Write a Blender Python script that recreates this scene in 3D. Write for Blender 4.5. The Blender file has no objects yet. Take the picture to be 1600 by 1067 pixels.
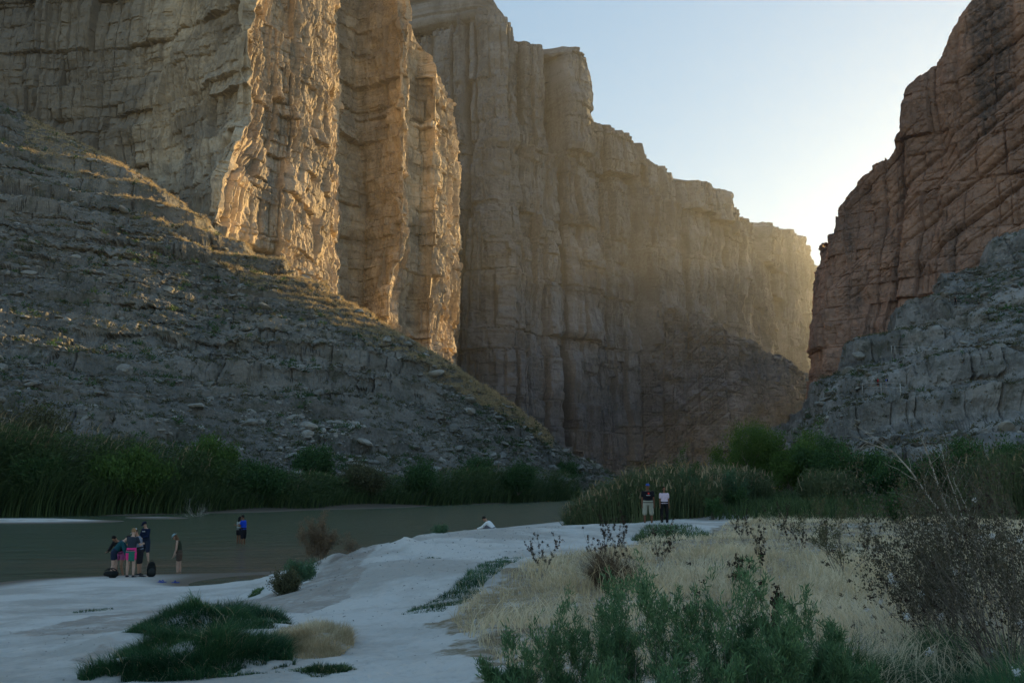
import bpy, math, random
import numpy as np
from mathutils import Vector, Matrix

random.seed(7)
Q = 1.0
scene = bpy.context.scene
col = scene.collection
R = math.radians

# ------------------------------------------------------------------ camera
CAM_Z, F, PITCH = 3.3, 1555.0, R(8.27)
cam_data = bpy.data.cameras.new('camera')
cam_data.lens = 36.0 * F / 1600.0
cam_data.sensor_width = 36.0
cam_data.clip_start = 0.1
cam_data.clip_end = 12000
cam = bpy.data.objects.new('camera', cam_data)
col.objects.link(cam)
cam.location = (0, 0, CAM_Z)
cam.rotation_euler = (R(90) + PITCH, 0, 0)
scene.camera = cam

# ------------------------------------------------------------------ light
SUN_AZ, SUN_EL = R(38), R(12)          # azimuth measured from +Y towards +X
SKY_G, SKY_V = 0.38, 1.36                  # the photograph's soft sky: contrast towards the sun compressed
world = bpy.data.worlds.new('World')
scene.world = world
world.use_nodes = True
wn = world.node_tree.nodes
wl = world.node_tree.links
sky = wn.new('ShaderNodeTexSky')
sky.sky_type = 'NISHITA'
sky.sun_disc = False
sky.sun_elevation = SUN_EL
sky.sun_rotation = SUN_AZ
sky.altitude = 700
sky.air_density = 1.0
sky.dust_density = 0.0
sky.ozone_density = 1.0
gm = wn.new('ShaderNodeGamma'); gm.inputs[1].default_value = SKY_G
wl.new(sky.outputs[0], gm.inputs[0])
hs = wn.new('ShaderNodeHueSaturation'); hs.inputs['Saturation'].default_value = 1.95; hs.inputs['Value'].default_value = SKY_V
wl.new(gm.outputs[0], hs.inputs['Color'])
wl.new(hs.outputs[0], wn['Background'].inputs[0])
wn['Background'].inputs[1].default_value = 0.12
sd = bpy.data.lights.new('sun', 'SUN')
sd.energy = 5.0
sd.angle = R(0.5)
sd.color = (1.0, 0.67, 0.27)
sun = bpy.data.objects.new('sun', sd)
col.objects.link(sun)
sdir = Vector((math.sin(SUN_AZ) * math.cos(SUN_EL), math.cos(SUN_AZ) * math.cos(SUN_EL), math.sin(SUN_EL)))
sun.rotation_euler = sdir.to_track_quat('Z', 'Y').to_euler()
sun.location = (60, 60, 300)
scene.view_settings.view_transform = 'Standard'
scene.view_settings.look = 'None'
scene.view_settings.exposure = 1.42
scene.view_settings.gamma = 1.0
HAZE = .000055
scene.cycles.max_bounces = 6
scene.cycles.volume_bounces = 0
scene.cycles.transparent_max_bounces = 8

# ------------------------------------------------------------------ pixel -> ray
SP, CP = math.sin(PITCH), math.cos(PITCH)
def rx(px, py):
    return ((px - 800) / F) / (CP - (533.5 - py) / F * SP)
def rz(py):
    b = (533.5 - py) / F
    return (SP + b * CP) / (CP - b * SP)
def at(px, py, Y):
    return (rx(px, py) * Y, Y, CAM_Z + rz(py) * Y)
def on(px, py, z):
    Y = (z - CAM_Z) / rz(py)
    return (rx(px, py) * Y, Y, z)

# ------------------------------------------------------------------ noise
P1, P2, P3 = np.uint32(73856093), np.uint32(19349663), np.uint32(83492791)
def _u(i):
    return np.asarray(i).astype(np.int32).view(np.uint32) if np.ndim(i) else np.array([i], dtype=np.int64).astype(np.int32).view(np.uint32)
def _fin(n):
    n = n ^ (n >> np.uint32(16)); n = n * np.uint32(0x7feb352d)
    n = n ^ (n >> np.uint32(15)); n = n * np.uint32(0x846ca68b)
    n = n ^ (n >> np.uint32(16))
    return n.astype(np.float32) * np.float32(1 / 4294967296.0)
def hsh(i, j=0, k=0, seed=0):
    return _fin((_u(i) * P1) ^ (_u(j) * P2) ^ (_u(k) * P3) ^ np.uint32((seed * 2654435761 + 1013) & 0xffffffff))
def vnoise(x, y, z=None, seed=0):
    sd = np.uint32((seed * 2654435761 + 977) & 0xffffffff)
    x = np.asarray(x, np.float32); y = np.asarray(y, np.float32)
    xi, yi = np.floor(x), np.floor(y)
    fx, fy = x - xi, y - yi
    fx = fx * fx * (3 - 2 * fx); fy = fy * fy * (3 - 2 * fy)
    hx = [_u(xi) * P1, _u(xi + 1) * P1]; hy = [_u(yi) * P2, _u(yi + 1) * P2]
    def plane(hz):
        a = _fin(hx[0] ^ hy[0] ^ hz); b = _fin(hx[1] ^ hy[0] ^ hz); c = _fin(hx[0] ^ hy[1] ^ hz); d = _fin(hx[1] ^ hy[1] ^ hz)
        e = a + (b - a) * fx; f = c + (d - c) * fx
        return e + (f - e) * fy
    if z is None: return plane(sd) * 2 - 1
    z = np.asarray(z, np.float32); zi = np.floor(z); fz = z - zi; fz = fz * fz * (3 - 2 * fz)
    p = plane((_u(zi) * P3) ^ sd); q = plane((_u(zi + 1) * P3) ^ sd)
    return (p + (q - p) * fz) * 2 - 1
def fbm(x, y, z=None, octv=4, seed=0, gain=0.5):
    r, a, t = 0, 1.0, 0
    for o in range(octv):
        r = r + a * vnoise(x + o * 17.3, y + o * 9.1, None if z is None else z + o * 5.7, seed + o * 31)
        t += a; a *= gain
        x = x * 2.03; y = y * 2.03
        if z is not None: z = z * 2.03
    return r / t
def sstep(a, b, x):
    t = np.clip((x - a) / (b - a), 0, 1)
    return t * t * (3 - 2 * t)
def cells(x, w, seed=0, jit=0.8, row=0, full=False):
    """irregular 1-D cells: id and distance to the nearest joint (metres)"""
    u = np.asarray(x / w, np.float32)
    i = np.floor(u)
    def b(k): return k + (hsh(k, row, 0, seed) - np.float32(0.5)) * np.float32(jit)
    b0, b1 = b(i), b(i + 1)
    lo = u < b0; hi = u >= b1
    i = np.where(lo, i - 1, np.where(hi, i + 1, i))
    l = np.where(lo, b(i), np.where(hi, b1, b0)); h = np.where(lo, b0, np.where(hi, b(i + 1), b1))
    d = np.minimum(u - l, h - u) * w
    if full: return i, d, (u - l) / (h - l + 1e-6) * 2 - 1
    return i, d
def blocks(s, z, ws, wz, seed=0, tilt=0.9):
    """irregular masonry of beds and joints: value per block (tilted facets), distance to the nearest joint"""
    r, dz, vz = cells(z, wz, seed, full=True)
    c, ds, vs = cells(s + hsh(r, 0, 0, seed + 5) * (ws * 7), ws, seed + 9, 0.8, r, full=True)
    val = hsh(r, c, 0, seed + 3) * 2 - 1
    val = val + tilt * ((hsh(r, c, 1, seed + 3) * 2 - 1) * vs + (hsh(r, c, 2, seed + 3) * 2 - 1) * vz)
    return val, np.minimum(ds, dz), r

# ------------------------------------------------------------------ objects
def tag(o, label=None, cat=None, group=None, kind=None):
    if label: o['label'] = label
    if cat: o['category'] = cat
    if group: o['group'] = group
    if kind: o['kind'] = kind
    return o
def mesh_np(name, V, Fc, mat=None, parent=None, smooth=False, attr=None):
    """V (n,3); Fc: array (m,k) or list of such arrays"""
    me = bpy.data.meshes.new(name)
    V = np.ascontiguousarray(V, dtype=np.float32)
    if not isinstance(Fc, list): Fc = [Fc]
    Fc = [f for f in Fc if len(f)]
    loops = np.concatenate([f.ravel() for f in Fc]).astype(np.int32)
    tot = np.concatenate([np.full(len(f), f.shape[1], dtype=np.int32) for f in Fc])
    start = np.concatenate([[0], np.cumsum(tot)[:-1]]).astype(np.int32)
    me.vertices.add(len(V)); me.vertices.foreach_set('co', V.ravel())
    me.loops.add(len(loops)); me.loops.foreach_set('vertex_index', loops)
    me.polygons.add(len(tot)); me.polygons.foreach_set('loop_start', start); me.polygons.foreach_set('loop_total', tot)
    if attr is not None:
        a = me.attributes.new('tone', 'FLOAT', 'POINT')
        a.data.foreach_set('value', np.ascontiguousarray(attr, dtype=np.float32))
    me.update(calc_edges=True)
    me.polygons.foreach_set('use_smooth', np.full(len(tot), smooth, dtype=bool))
    if mat: me.materials.append(mat)
    o = bpy.data.objects.new(name, me)
    col.objects.link(o)
    if parent: o.parent = parent
    return o
def grid_faces(nr, nc):
    i = np.arange(nr - 1)[:, None] * nc + np.arange(nc - 1)[None, :]
    i = i.ravel()
    return np.stack([i, i + 1, i + nc + 1, i + nc], 1)

# ------------------------------------------------------------------ materials
class NT:
    def __init__(s, name):
        s.m = bpy.data.materials.new(name); s.m.use_nodes = True
        s.t = s.m.node_tree; s.n = s.t.nodes; s.l = s.t.links
        s.b = s.n['Principled BSDF']
        s.b.inputs['Specular IOR Level'].default_value = 0.2
        s.co = s.n.new('ShaderNodeTexCoord').outputs['Object']
    def sock(s, node, i, v):
        if hasattr(v, 'is_linked') or isinstance(v, bpy.types.NodeSocket): s.l.new(v, node.inputs[i])
        else: node.inputs[i].default_value = v
    def mapping(s, scale, rot=(0, 0, 0)):
        n = s.n.new('ShaderNodeMapping'); n.inputs['Scale'].default_value = scale; n.inputs['Rotation'].default_value = rot
        s.l.new(s.co, n.inputs[0]); return n.outputs[0]
    def noise(s, scale=1, detail=4, rough=.55, vec=None, dist=0):
        n = s.n.new('ShaderNodeTexNoise'); n.inputs['Scale'].default_value = scale; n.inputs['Detail'].default_value = detail
        n.inputs['Roughness'].default_value = rough; n.inputs['Distortion'].default_value = dist
        s.l.new(vec or s.co, n.inputs['Vector']); return n.outputs[0]
    def ramp(s, v, a, b):
        n = s.n.new('ShaderNodeMapRange'); n.interpolation_type = 'SMOOTHSTEP'
        s.l.new(v, n.inputs[0]); n.inputs[1].default_value = a; n.inputs[2].default_value = b
        return n.outputs[0]
    def mix(s, f, a, b, mode='MIX'):
        n = s.n.new('ShaderNodeMix'); n.data_type = 'RGBA'; n.blend_type = mode
        s.sock(n, 0, f)
        s.sock(n, 6, a if not isinstance(a, tuple) else (*a, 1)); s.sock(n, 7, b if not isinstance(b, tuple) else (*b, 1))
        return n.outputs[2]
    def math(s, op, a, b=0):
        n = s.n.new('ShaderNodeMath'); n.operation = op; s.sock(n, 0, a); s.sock(n, 1, b); return n.outputs[0]
    def bump(s, h, strength=.5, dist=1.0, prev=None):
        n = s.n.new('ShaderNodeBump'); n.inputs['Strength'].default_value = strength; n.inputs['Distance'].default_value = dist
        s.l.new(h, n.inputs['Height'])
        if prev: s.l.new(prev, n.inputs['Normal'])
        return n.outputs[0]
    def attr(s, name='tone'):
        n = s.n.new('ShaderNodeAttribute'); n.attribute_name = name; return n.outputs['Fac']
    def done(s, colr, rough=.9, normal=None):
        s.sock(s.b, 'Base Color', colr if not isinstance(colr, tuple) else (*colr, 1)); s.b.inputs['Roughness'].default_value = rough
        if normal: s.l.new(normal, s.b.inputs['Normal'])
        return s.m

def rock_mat(name, pale, mid, dark, sc=1.0, streak=.6, tilt=0.0, lichen=None, bumpy=.4, beds=.4, patch=.6, dark_x=None):
    t = NT(name)
    big = t.ramp(t.noise(.018 * sc, 5, .6), .38, .62)
    c = t.mix(big, mid, pale)
    bed = t.ramp(t.noise(1, 5, .65, t.mapping((.02 * sc, .02 * sc, .35 * sc), (0, tilt, 0))), .40, .62)
    c = t.mix(t.math('MULTIPLY', bed, beds), c, tuple(x * .55 for x in mid))
    # desert varnish running down the faces
    st = t.ramp(t.noise(1, 6, .62, t.mapping((.13 * sc, .13 * sc, .012 * sc))), .47, .66)
    st2 = t.ramp(t.noise(.03 * sc, 3, .5), .35, .6)
    c = t.mix(t.math('MULTIPLY', t.math('MULTIPLY', st, st2), streak), c, dark)
    fine = t.noise(.8 * sc, 8, .7)
    c = t.mix(t.ramp(fine, .35, .75), c, t.mix(.5, c, tuple(min(1, x * 1.25) for x in pale)))
    sp = t.ramp(t.noise(.35 * sc, 6, .7), .56, .7)
    c = t.mix(t.math('MULTIPLY', sp, .5), c, dark)
    c = t.mix(t.math('MULTIPLY', t.ramp(t.noise(.035 * sc, 6, .65, None, .6), .47, .60), patch), c, tuple((a + b) * .5 for a, b in zip(dark, mid)))
    if dark_x:
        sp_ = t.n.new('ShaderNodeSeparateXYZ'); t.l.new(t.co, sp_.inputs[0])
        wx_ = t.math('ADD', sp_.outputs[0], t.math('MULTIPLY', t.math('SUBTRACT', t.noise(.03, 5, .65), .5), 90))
        c = t.mix(t.math('MULTIPLY', t.ramp(wx_, dark_x[0], dark_x[1]), .7), c, (.115, .115, .11))  # dark grey mixed in towards the left, edge broken by noise
    if lichen: c = t.mix(t.math('MULTIPLY', t.ramp(t.noise(.12 * sc, 5, .7), .5, .65), .6), c, lichen)
    n = t.bump(t.noise(.6 * sc, 9, .72), bumpy, .9 / sc)
    n = t.bump(t.noise(1, 6, .65, t.mapping((.25 * sc, .25 * sc, 2.2 * sc), (0, tilt, 0))), .2, .4 / sc, n)
    return t.done(c, .95, n)

M = {}
M['cliff'] = rock_mat('limestone_cliff', (.60, .48, .34), (.31, .26, .205), (.075, .072, .068), 1.0, .55, dark_x=(-108, -150))
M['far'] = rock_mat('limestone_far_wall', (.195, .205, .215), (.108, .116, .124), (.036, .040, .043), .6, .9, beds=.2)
M['red'] = rock_mat('red_limestone_cliff', (.42, .265, .19), (.26, .165, .125), (.075, .064, .06), .8, 1.0, R(-38), None, .8)
M['talus'] = rock_mat('grey_talus_rock', (.26, .245, .22), (.145, .14, .128), (.045, .05, .046), 1.6, .2, 0, (.075, .08, .055), .9)
M['rubble'] = rock_mat('pale_rubble', (.36, .345, .31), (.21, .205, .19), (.06, .064, .058), 2.0, .2, 0, (.10, .105, .08), .6)
M['slope'] = rock_mat('grey_ledge_rock', (.36, .355, .345), (.15, .15, .142), (.04, .043, .04), 1.8, .2, R(-12), (.085, .09, .065), .9)

# ------------------------------------------------------------------ cliff builder
def path_resample(P, step, n_min=2):
    """P list of (X,Y,...) rows; resample by arc length with a step that grows with distance"""
    P = np.array(P, float)
    d = np.hypot(np.diff(P[:, 0]), np.diff(P[:, 1]))
    S = np.concatenate([[0], np.cumsum(d)])
    s, out = 0.0, []
    while s < S[-1]:
        out.append(s)
        y = np.interp(s, S, P[:, 1]); x = np.interp(s, S, P[:, 0])
        s += max(.25, Q * step * math.hypot(x, y) / 995.0)
    s = np.array([q for q in out if q < S[-1] - .2] + [S[-1]])
    return s, np.stack([np.interp(s, S, P[:, k]) for k in range(P.shape[1])], 1)
def smooth1(a, s, w):
    """box smoothing over +-w metres of arc"""
    o = np.empty_like(a)
    cs = np.concatenate([[np.zeros(a.shape[1])], np.cumsum(a, 0)])
    lo = np.searchsorted(s, s - w); hi = np.searchsorted(s, s + w, side='right')
    return (cs[hi] - cs[lo]) / (hi - lo)[:, None]

def cliff(name, ctrl, mat, z0=-2, step=.8, seed=1, col_w=(26, 8), col_a=(3.5, 1.5), blk=((13, 11, 1.1), (4.5, 3.2, .7)),
          fb=(.8, .16), flute=0.0, batter=.03, round_w=3.0, cap=(-1, .4), dip=0.0, dip_a=0.0, zsplit=(95, 125), crack=1.0, rim=3.0, label=None):
    """ctrl rows: (X,Y lower plan, X,Y upper plan, top height). One sheet: face + rim + cap running back."""
    s, C = path_resample(ctrl, step)
    C = smooth1(C, s, round_w)
    T = np.gradient(smooth1((C[:, 0:2] + C[:, 2:4]) / 2, s, round_w * 1.5), s, axis=0)
    T /= np.linalg.norm(T, axis=1)[:, None] + 1e-9
    N = np.stack([T[:, 1], -T[:, 0]], 1)                     # to the right of the path = out of the rock
    top = C[:, 4]
    FM = (C[:, 5] if C.shape[1] > 5 else np.ones(len(s)))[None, :]
    cid, _ = cells(s, col_w[1] * .8, seed + 77)
    cid2, _ = cells(s, col_w[0], seed + 78)
    top = top + (hsh(cid, 0, 0, seed) - .5) * rim * 2 + (hsh(cid2, 1, 0, seed) - .5) * rim * 2.5 + fbm(s / 9, s * 0, octv=4, seed=seed) * rim
    ymean = np.hypot(C[:, 0], C[:, 1]).mean()
    nz = int((top.max() - z0) / (Q * step * ymean / 995.0))
    nz = min(nz, 900)
    v = np.linspace(0, 1, nz)[:, None]
    Z = z0 + v * (top - z0)[None, :]
    S = np.broadcast_to(s[None, :], Z.shape)
    w = sstep(zsplit[0], zsplit[1], Z + fbm(S / 15, Z / 15, octv=3, seed=seed + 40) * 10)
    X = C[None, :, 0] * (1 - w) + C[None, :, 2] * w
    Y = C[None, :, 1] * (1 - w) + C[None, :, 3] * w
    # warp the coordinates so that joints wander
    Sw = S + fbm(S / 70, Z / 90, octv=3, seed=seed + 1) * 4 + fbm(S / 6, Z / 12, octv=2, seed=seed + 2) * .22
    Zw = Z + fbm(S / 110, Z / 60, octv=3, seed=seed + 3) * 2.5 + fbm(S / 7, Z / 5, octv=2, seed=seed + 4) * .13 + S * dip
    D = np.zeros_like(Z)
    for k, (cw, ca) in enumerate(zip(col_w, col_a)):
        i, d = cells(Sw, cw, seed + 10 + k)
        r, _ = cells(Zw + hsh(i, 3, 0, seed) * 50, cw * 5.5, seed + 14 + k)
        cf = .35 + .65 * FM
        D += (hsh(i, r, 0, seed + 11 + k) * 2 - 1) * ca * cf * .8 + (hsh(i, 0, 0, seed + 12 + k) * 2 - 1) * ca * cf * .5
        # bulging column between joints, joint as crevice
        D += np.minimum(d / (cw * .10), 1) * ca * .6 * cf
        m = sstep(-.35, .1, fbm(S / (cw * 2), Z / (cw * 4), octv=2, seed=seed + 45 + k))
        D -= crack * ca * .9 * np.exp(-(d / (.35 + cw * .022)) ** 4) * m
    for k, (bw, bh, ba) in enumerate(blk):
        val, d, r = blocks(Sw, Zw, bw, bh, seed + 20 + k * 7)
        bf = 1.0 if k == 0 else (.6 + .4 * FM)
        D += (val * ba + (hsh(r, 0, 0, seed + 31 + k) * 2 - 1) * ba * .3) * bf
        m = sstep(-.2, .35, fbm(S / 20, Z / 20, octv=2, seed=seed + 50 + k))
        D -= crack * ba * .8 * np.exp(-(d / (.16 + bw * .018)) ** 4) * m
    if dip_a:
        q = Z * math.cos(.65) - S * math.sin(.65) + fbm(S / 70, Z / 70, octv=3, seed=seed + 60) * 5
        i, d = cells(q, 9, seed + 61)
        m = sstep(-.25, .3, fbm(S / 45, Z / 45, octv=2, seed=seed + 62))
        D += ((hsh(i, 0, 0, seed + 63) * 2 - 1) * dip_a - dip_a * np.exp(-(d / .7) ** 2)) * m
        i, d = cells(q, 2.7, seed + 64)
        D += ((hsh(i, 0, 0, seed + 63) * 2 - 1) * dip_a * .3 - dip_a * .35 * np.exp(-(d / .3) ** 2)) * m
    if flute:
        D += (1 - np.abs(fbm(Sw / 5.0, Z / 45, octv=5, seed=seed + 70, gain=.62))) ** 2 * flute * 2.2 * FM
        D += fbm(Sw / 1.6, Z / 7, octv=3, seed=seed + 71) * flute * .45 * FM
    D += fbm(S * fb[1], Z * fb[1], octv=6, seed=seed + 80, gain=.55) * fb[0] * 2.2
    D -= (Z - z0) * batter
    X = X + N[None, :, 0] * D; Y = Y + N[None, :, 1] * D
    # rim and cap
    rows = [np.stack([X, Y, Z], -1)]
    last = rows[0][-1]
    c = Vector(cap).normalized()
    for k, dist in enumerate((1.0, 2.5, 5, 9, 15, 24, 38, 60, 110, 220)):
        q = last.copy()
        q[:, 0] += c[0] * dist; q[:, 1] += c[1] * dist
        q[:, 2] += min(dist, 30) * .12 + fbm(q[:, 0] / 7, q[:, 1] / 7, octv=3, seed=seed + 90) * min(dist * .5, 2.0)
        rows.append(q[None])
    V = np.concatenate(rows, 0)
    o = mesh_np(name, V.reshape(-1, 3), grid_faces(V.shape[0], V.shape[1]), mat)
    tag(o, label, kind='structure')
    return o
def cp(px, Y, pxu, Yu, top=None, topy=None, fl=1.0):
    lo = at(px, 420, Y); up = at(pxu, 60, Yu)
    return (lo[0], lo[1], up[0], up[1], top if top is not None else CAM_Z + rz(topy) * Yu, fl)

near = [cp(-420, 300, -420, 300, 215, fl=.1), cp(-120, 345, -120, 350, 240, fl=.1), cp(0, 350, 0, 353, 240, fl=.1), cp(130, 345, 130, 350, 240, fl=.1), cp(235, 338, 240, 341, 245, fl=.1),
        cp(285, 316, 300, 326, 250, fl=.1), cp(336, 288, 388, 306, 260, fl=.1), cp(350, 292, 397, 312, 265, fl=.22), cp(385, 312, 428, 330, 270, fl=.22), cp(430, 328, 455, 338, 280, fl=.22), cp(446, 326, 470, 340, 290, fl=.4), cp(470, 342, 494, 352, 300, fl=.22),
        cp(503, 366, 524, 376, 320, fl=.3), cp(540, 500, 544, 500, 340, fl=.4), cp(560, 510, 566, 510, 340, fl=.4), cp(606, 486, 634, 492, 340, fl=.4), cp(618, 500, 643, 502, 330, fl=.22),
        cp(648, 530, 660, 525, topy=62, fl=.22), cp(676, 526, 686, 520, topy=100, fl=.22), cp(686, 540, 704, 540, topy=120), cp(702, 580, 716, 570, topy=165),
        cp(707, 660, 721, 640, topy=225, fl=.3), cp(716, 800, 724, 800, topy=270)]
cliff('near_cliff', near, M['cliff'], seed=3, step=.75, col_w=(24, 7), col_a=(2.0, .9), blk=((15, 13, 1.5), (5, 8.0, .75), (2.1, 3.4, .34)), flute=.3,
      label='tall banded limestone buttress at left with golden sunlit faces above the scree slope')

far = [(at(520, 400, 840), 0, -60), (at(640, 400, 810), 0, -60), (at(720, 400, 785), 0, -40), (at(768, 400, 770), 0, -5), (at(776, 400, 770), 0, 22), (at(782, 400, 768), 0, 38),
       (at(800, 400, 776), 0, 42), (at(863, 400, 805), 0, 62), (at(868, 400, 816), 0, 80), (at(905, 400, 828), 0, 88), (at(917, 400, 838), 0, 110), (at(921, 400, 852), 0, 186),
       (at(960, 400, 866), 0, 200), (at(997, 400, 888), 0, 225), (at(1001, 400, 898), 0, 240), (at(1040, 400, 918), 0, 262), (at(1048, 400, 932), 0, 280), (at(1120, 400, 984), 0, 302),
       (at(1152, 400, 1030), 0, 334), (at(1185, 400, 1138), 0, 350), (at(1225, 400, 1362), 0, 362), (at(1258, 400, 1790), 0, 374), (at(1263, 400, 1850), 0, 384), (at(1272, 400, 1930), 0, 412), (at(1350, 400, 2260), 0, 440)]
far = [(p[0], p[1], p[0], p[1], CAM_Z + rz(y) * p[1]) for p, _, y in far]
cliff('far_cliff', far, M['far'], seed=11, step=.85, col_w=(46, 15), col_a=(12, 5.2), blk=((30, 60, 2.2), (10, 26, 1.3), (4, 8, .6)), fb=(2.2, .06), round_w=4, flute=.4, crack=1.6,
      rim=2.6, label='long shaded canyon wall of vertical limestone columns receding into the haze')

# spur in front of the gap
spur = [(at(940, 560, 900), 520), (at(985, 560, 895), 505), (at(1025, 560, 890), 490), (at(1060, 560, 880), 482), (at(1100, 560, 876), 490), (at(1140, 560, 880), 508), (at(1185, 560, 893), 530),
        (at(1225, 560, 920), 556), (at(1262, 560, 970), 578), (at(1300, 560, 1050), 590)]
spur = [(p[0], p[1], p[0], p[1], CAM_Z + rz(y) * p[1]) for p, y in spur]
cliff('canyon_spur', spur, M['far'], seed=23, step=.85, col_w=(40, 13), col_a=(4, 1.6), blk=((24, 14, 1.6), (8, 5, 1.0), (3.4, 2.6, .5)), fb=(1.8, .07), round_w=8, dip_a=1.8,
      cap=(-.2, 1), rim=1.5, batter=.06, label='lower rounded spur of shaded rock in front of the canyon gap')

# right cliff
rc = [(at(1290, 480, 470), 425), (at(1266, 480, 372), 385), (at(1256, 480, 338), 388), (at(1263, 480, 322), 362), (at(1278, 480, 314), 308), (at(1340, 480, 305), 255), (at(1385, 480, 297), 205),
      (at(1400, 480, 295), 150), (at(1440, 480, 290), 95), (at(1462, 480, 285), 72), (at(1490, 480, 282), 25), (at(1508, 480, 280), -5), (at(1560, 480, 274), -60), (at(1700, 480, 262), -70), (at(1900, 480, 240), -70), (at(2300, 480, 200), -70)]
rc = [(p[0], p[1], p[0] + (6 if y < 392 else 0), p[1] + 3, CAM_Z + rz(y) * p[1]) for p, y in rc]
rc = [(900, 1600, 900, 1600, 330), (700, 1400, 700, 1400, 305), (539, 1147, 539, 1147, 278), (388, 862, 388, 862, 212), (261, 620, 261, 620, 129), (212, 529, 212, 529, 101), (140, 410, 140, 410, 96)] + rc  # unseen back of the cliff, rim heights shaped for its shadow on the scree
cliff('right_cliff', rc, M['red'], seed=37, step=.75, col_w=(30, 11), col_a=(1.8, .6), blk=((16, 22, .9), (5, 8, .4), (1.8, 2.4, .16)), fb=(1.0, .12), dip_a=1.7, batter=.04, cap=(.55, 1), zsplit=(40, 90), rim=1.8,
      round_w=2.5, label='reddish brown cliff at the right side of the canyon mouth')

# ------------------------------------------------------------------ slopes of scree and ledges
def slope(name, cols, mat, nr, nc, seed, prof=1.0, back=70, back_dz=-.35, terr=(5.0, .8), dipx=0.0, lump=1.2, label=None, bulge=0.0, pts=None, ledge=1.0):
    """cols rows: (px, toe px-row Y depth, toe z, crest row, crest Y)"""
    K = np.array(cols, float); nr = int(nr / Q); nc = int(nc / Q)
    px = np.linspace(K[0, 0], K[-1, 0], nc)
    g = lambda k: np.interp(px, K[:, 0], K[:, k])
    toeY, toez, cy, cY = g(1), g(2), g(3), g(4)
    tx = np.array([rx(a, 740) for a in px]) * toeY
    cx = np.array([rx(a, b) for a, b in zip(px, cy)]) * cY
    cz = CAM_Z + np.array([rz(b) for b in cy]) * cY
    t = np.concatenate([np.linspace(-.06, 1, nr), 1 + np.linspace(0, 1, nr // 5)[1:]])[:, None]
    tt = np.minimum(t, 1)
    X = tx + (cx - tx) * tt; Y = toeY + (cY - toeY) * tt
    f = np.sign(tt) * np.abs(tt) ** prof if pts is None else np.interp(tt, pts[0], pts[1]) + np.minimum(tt, 0)
    Z = toez + (cz - toez) * (f + bulge * np.sin(np.clip(tt, 0, 1) * math.pi))
    b = np.maximum(t - 1, 0)
    Y = Y + b * back; Z = Z + b * back * back_dz
    X = X + b * back * .1
    # terraces along tilted beds, broken up by rubble
    q = Z + X * dipx + fbm(X / 45, Y / 45, octv=3, seed=seed) * 2.5
    m = sstep(-.15, .3, fbm(X / 28, Y / 28, Z / 14, octv=3, seed=seed + 1))
    r, d = cells(q, terr[0], seed + 2)
    edge = np.clip(d / (terr[0] * .5), 0, 1)
    qf = q / terr[0] - np.floor(q / terr[0])
    st = (sstep(.40, .56, qf) - qf) * terr[0] * terr[1]
    q2 = q * 3.1; qf2 = q2 / terr[0] - np.floor(q2 / terr[0])
    st2 = (sstep(.38, .56, qf2) - qf2) * terr[0] / 3.1 * terr[1]
    fade = np.clip(np.minimum((tt + .06) * 8, 1), 0, 1)
    Z = Z + (st * m + st2 * sstep(-.2, .3, fbm(X / 17, Y / 17, Z / 10, octv=2, seed=seed + 3))) * fade
    mb = sstep(-.1, .3, fbm(X / 12, Y / 12, Z / 9, octv=3, seed=seed + 12))
    val, dj, _ = blocks(X + fbm(X / 6, Z / 6, octv=2, seed=seed + 6) * 1.2, q, 4.2, 1.5, seed + 4)
    Z = Z + (val * .3 - .3 * np.exp(-(dj / .25) ** 2)) * m * mb * fade
    Y = Y - (val * 1.0 - .7 * np.exp(-(dj / .25) ** 2)) * m * mb * fade
    for w_, a_ in ((terr[0] * 1.05, 2.0 * ledge), (terr[0] * .4, 1.2 * ledge), (terr[0] * .15, .5 * ledge)):
        i, d = cells(q, w_, seed + 30 + int(w_ * 3))
        mm = sstep(-.12 - .25 * (ledge > 1.1), .22 - .2 * (ledge > 1.1), fbm(X / (w_ * 5), Y / (w_ * 5), Z / (w_ * 2.5), octv=3, seed=seed + 31 + int(w_ * 3))) * fade
        Y = Y + (a_ * np.exp(-(d / (.06 * w_ + .10)) ** 2) - (hsh(i, 0, 0, seed + 32) - .3) * a_ * .9) * mm
    for bw_, bh_, a_ in ((9, terr[0] * .45, 1.3 * ledge), (3.6, terr[0] * .2, .8 * ledge)):
        v_, d, _ = blocks(X + fbm(X / 8, Z / 8, octv=2, seed=seed + 60) * 1.0, q, bw_, bh_, seed + 61 + int(bw_), tilt=.5)
        mm = sstep(-.2 - .3 * (ledge > 1.1), .15 - .25 * (ledge > 1.1), fbm(X / 30, Y / 30, Z / 15, octv=3, seed=seed + 62 + int(bw_))) * fade
        Y = Y - (v_ * a_ - a_ * .6 * np.exp(-(d / (.05 * bh_ + .12)) ** 4)) * mm
    n = fbm(X / 9, Y / 9, Z / 9, octv=6, seed=seed + 5, gain=.6) * lump * 1.5
    n2 = (1 - np.abs(fbm(X / 1.9, Y / 1.9, Z / 1.9, octv=4, seed=seed + 8, gain=.6)) * 2.2) * lump * .8
    Z = Z + (n + n2) * fade
    V = np.stack([X, Y, Z], -1)
    o = mesh_np(name, V.reshape(-1, 3), grid_faces(V.shape[0], V.shape[1]), mat)
    tag(o, label, kind='structure')
    return V
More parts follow.
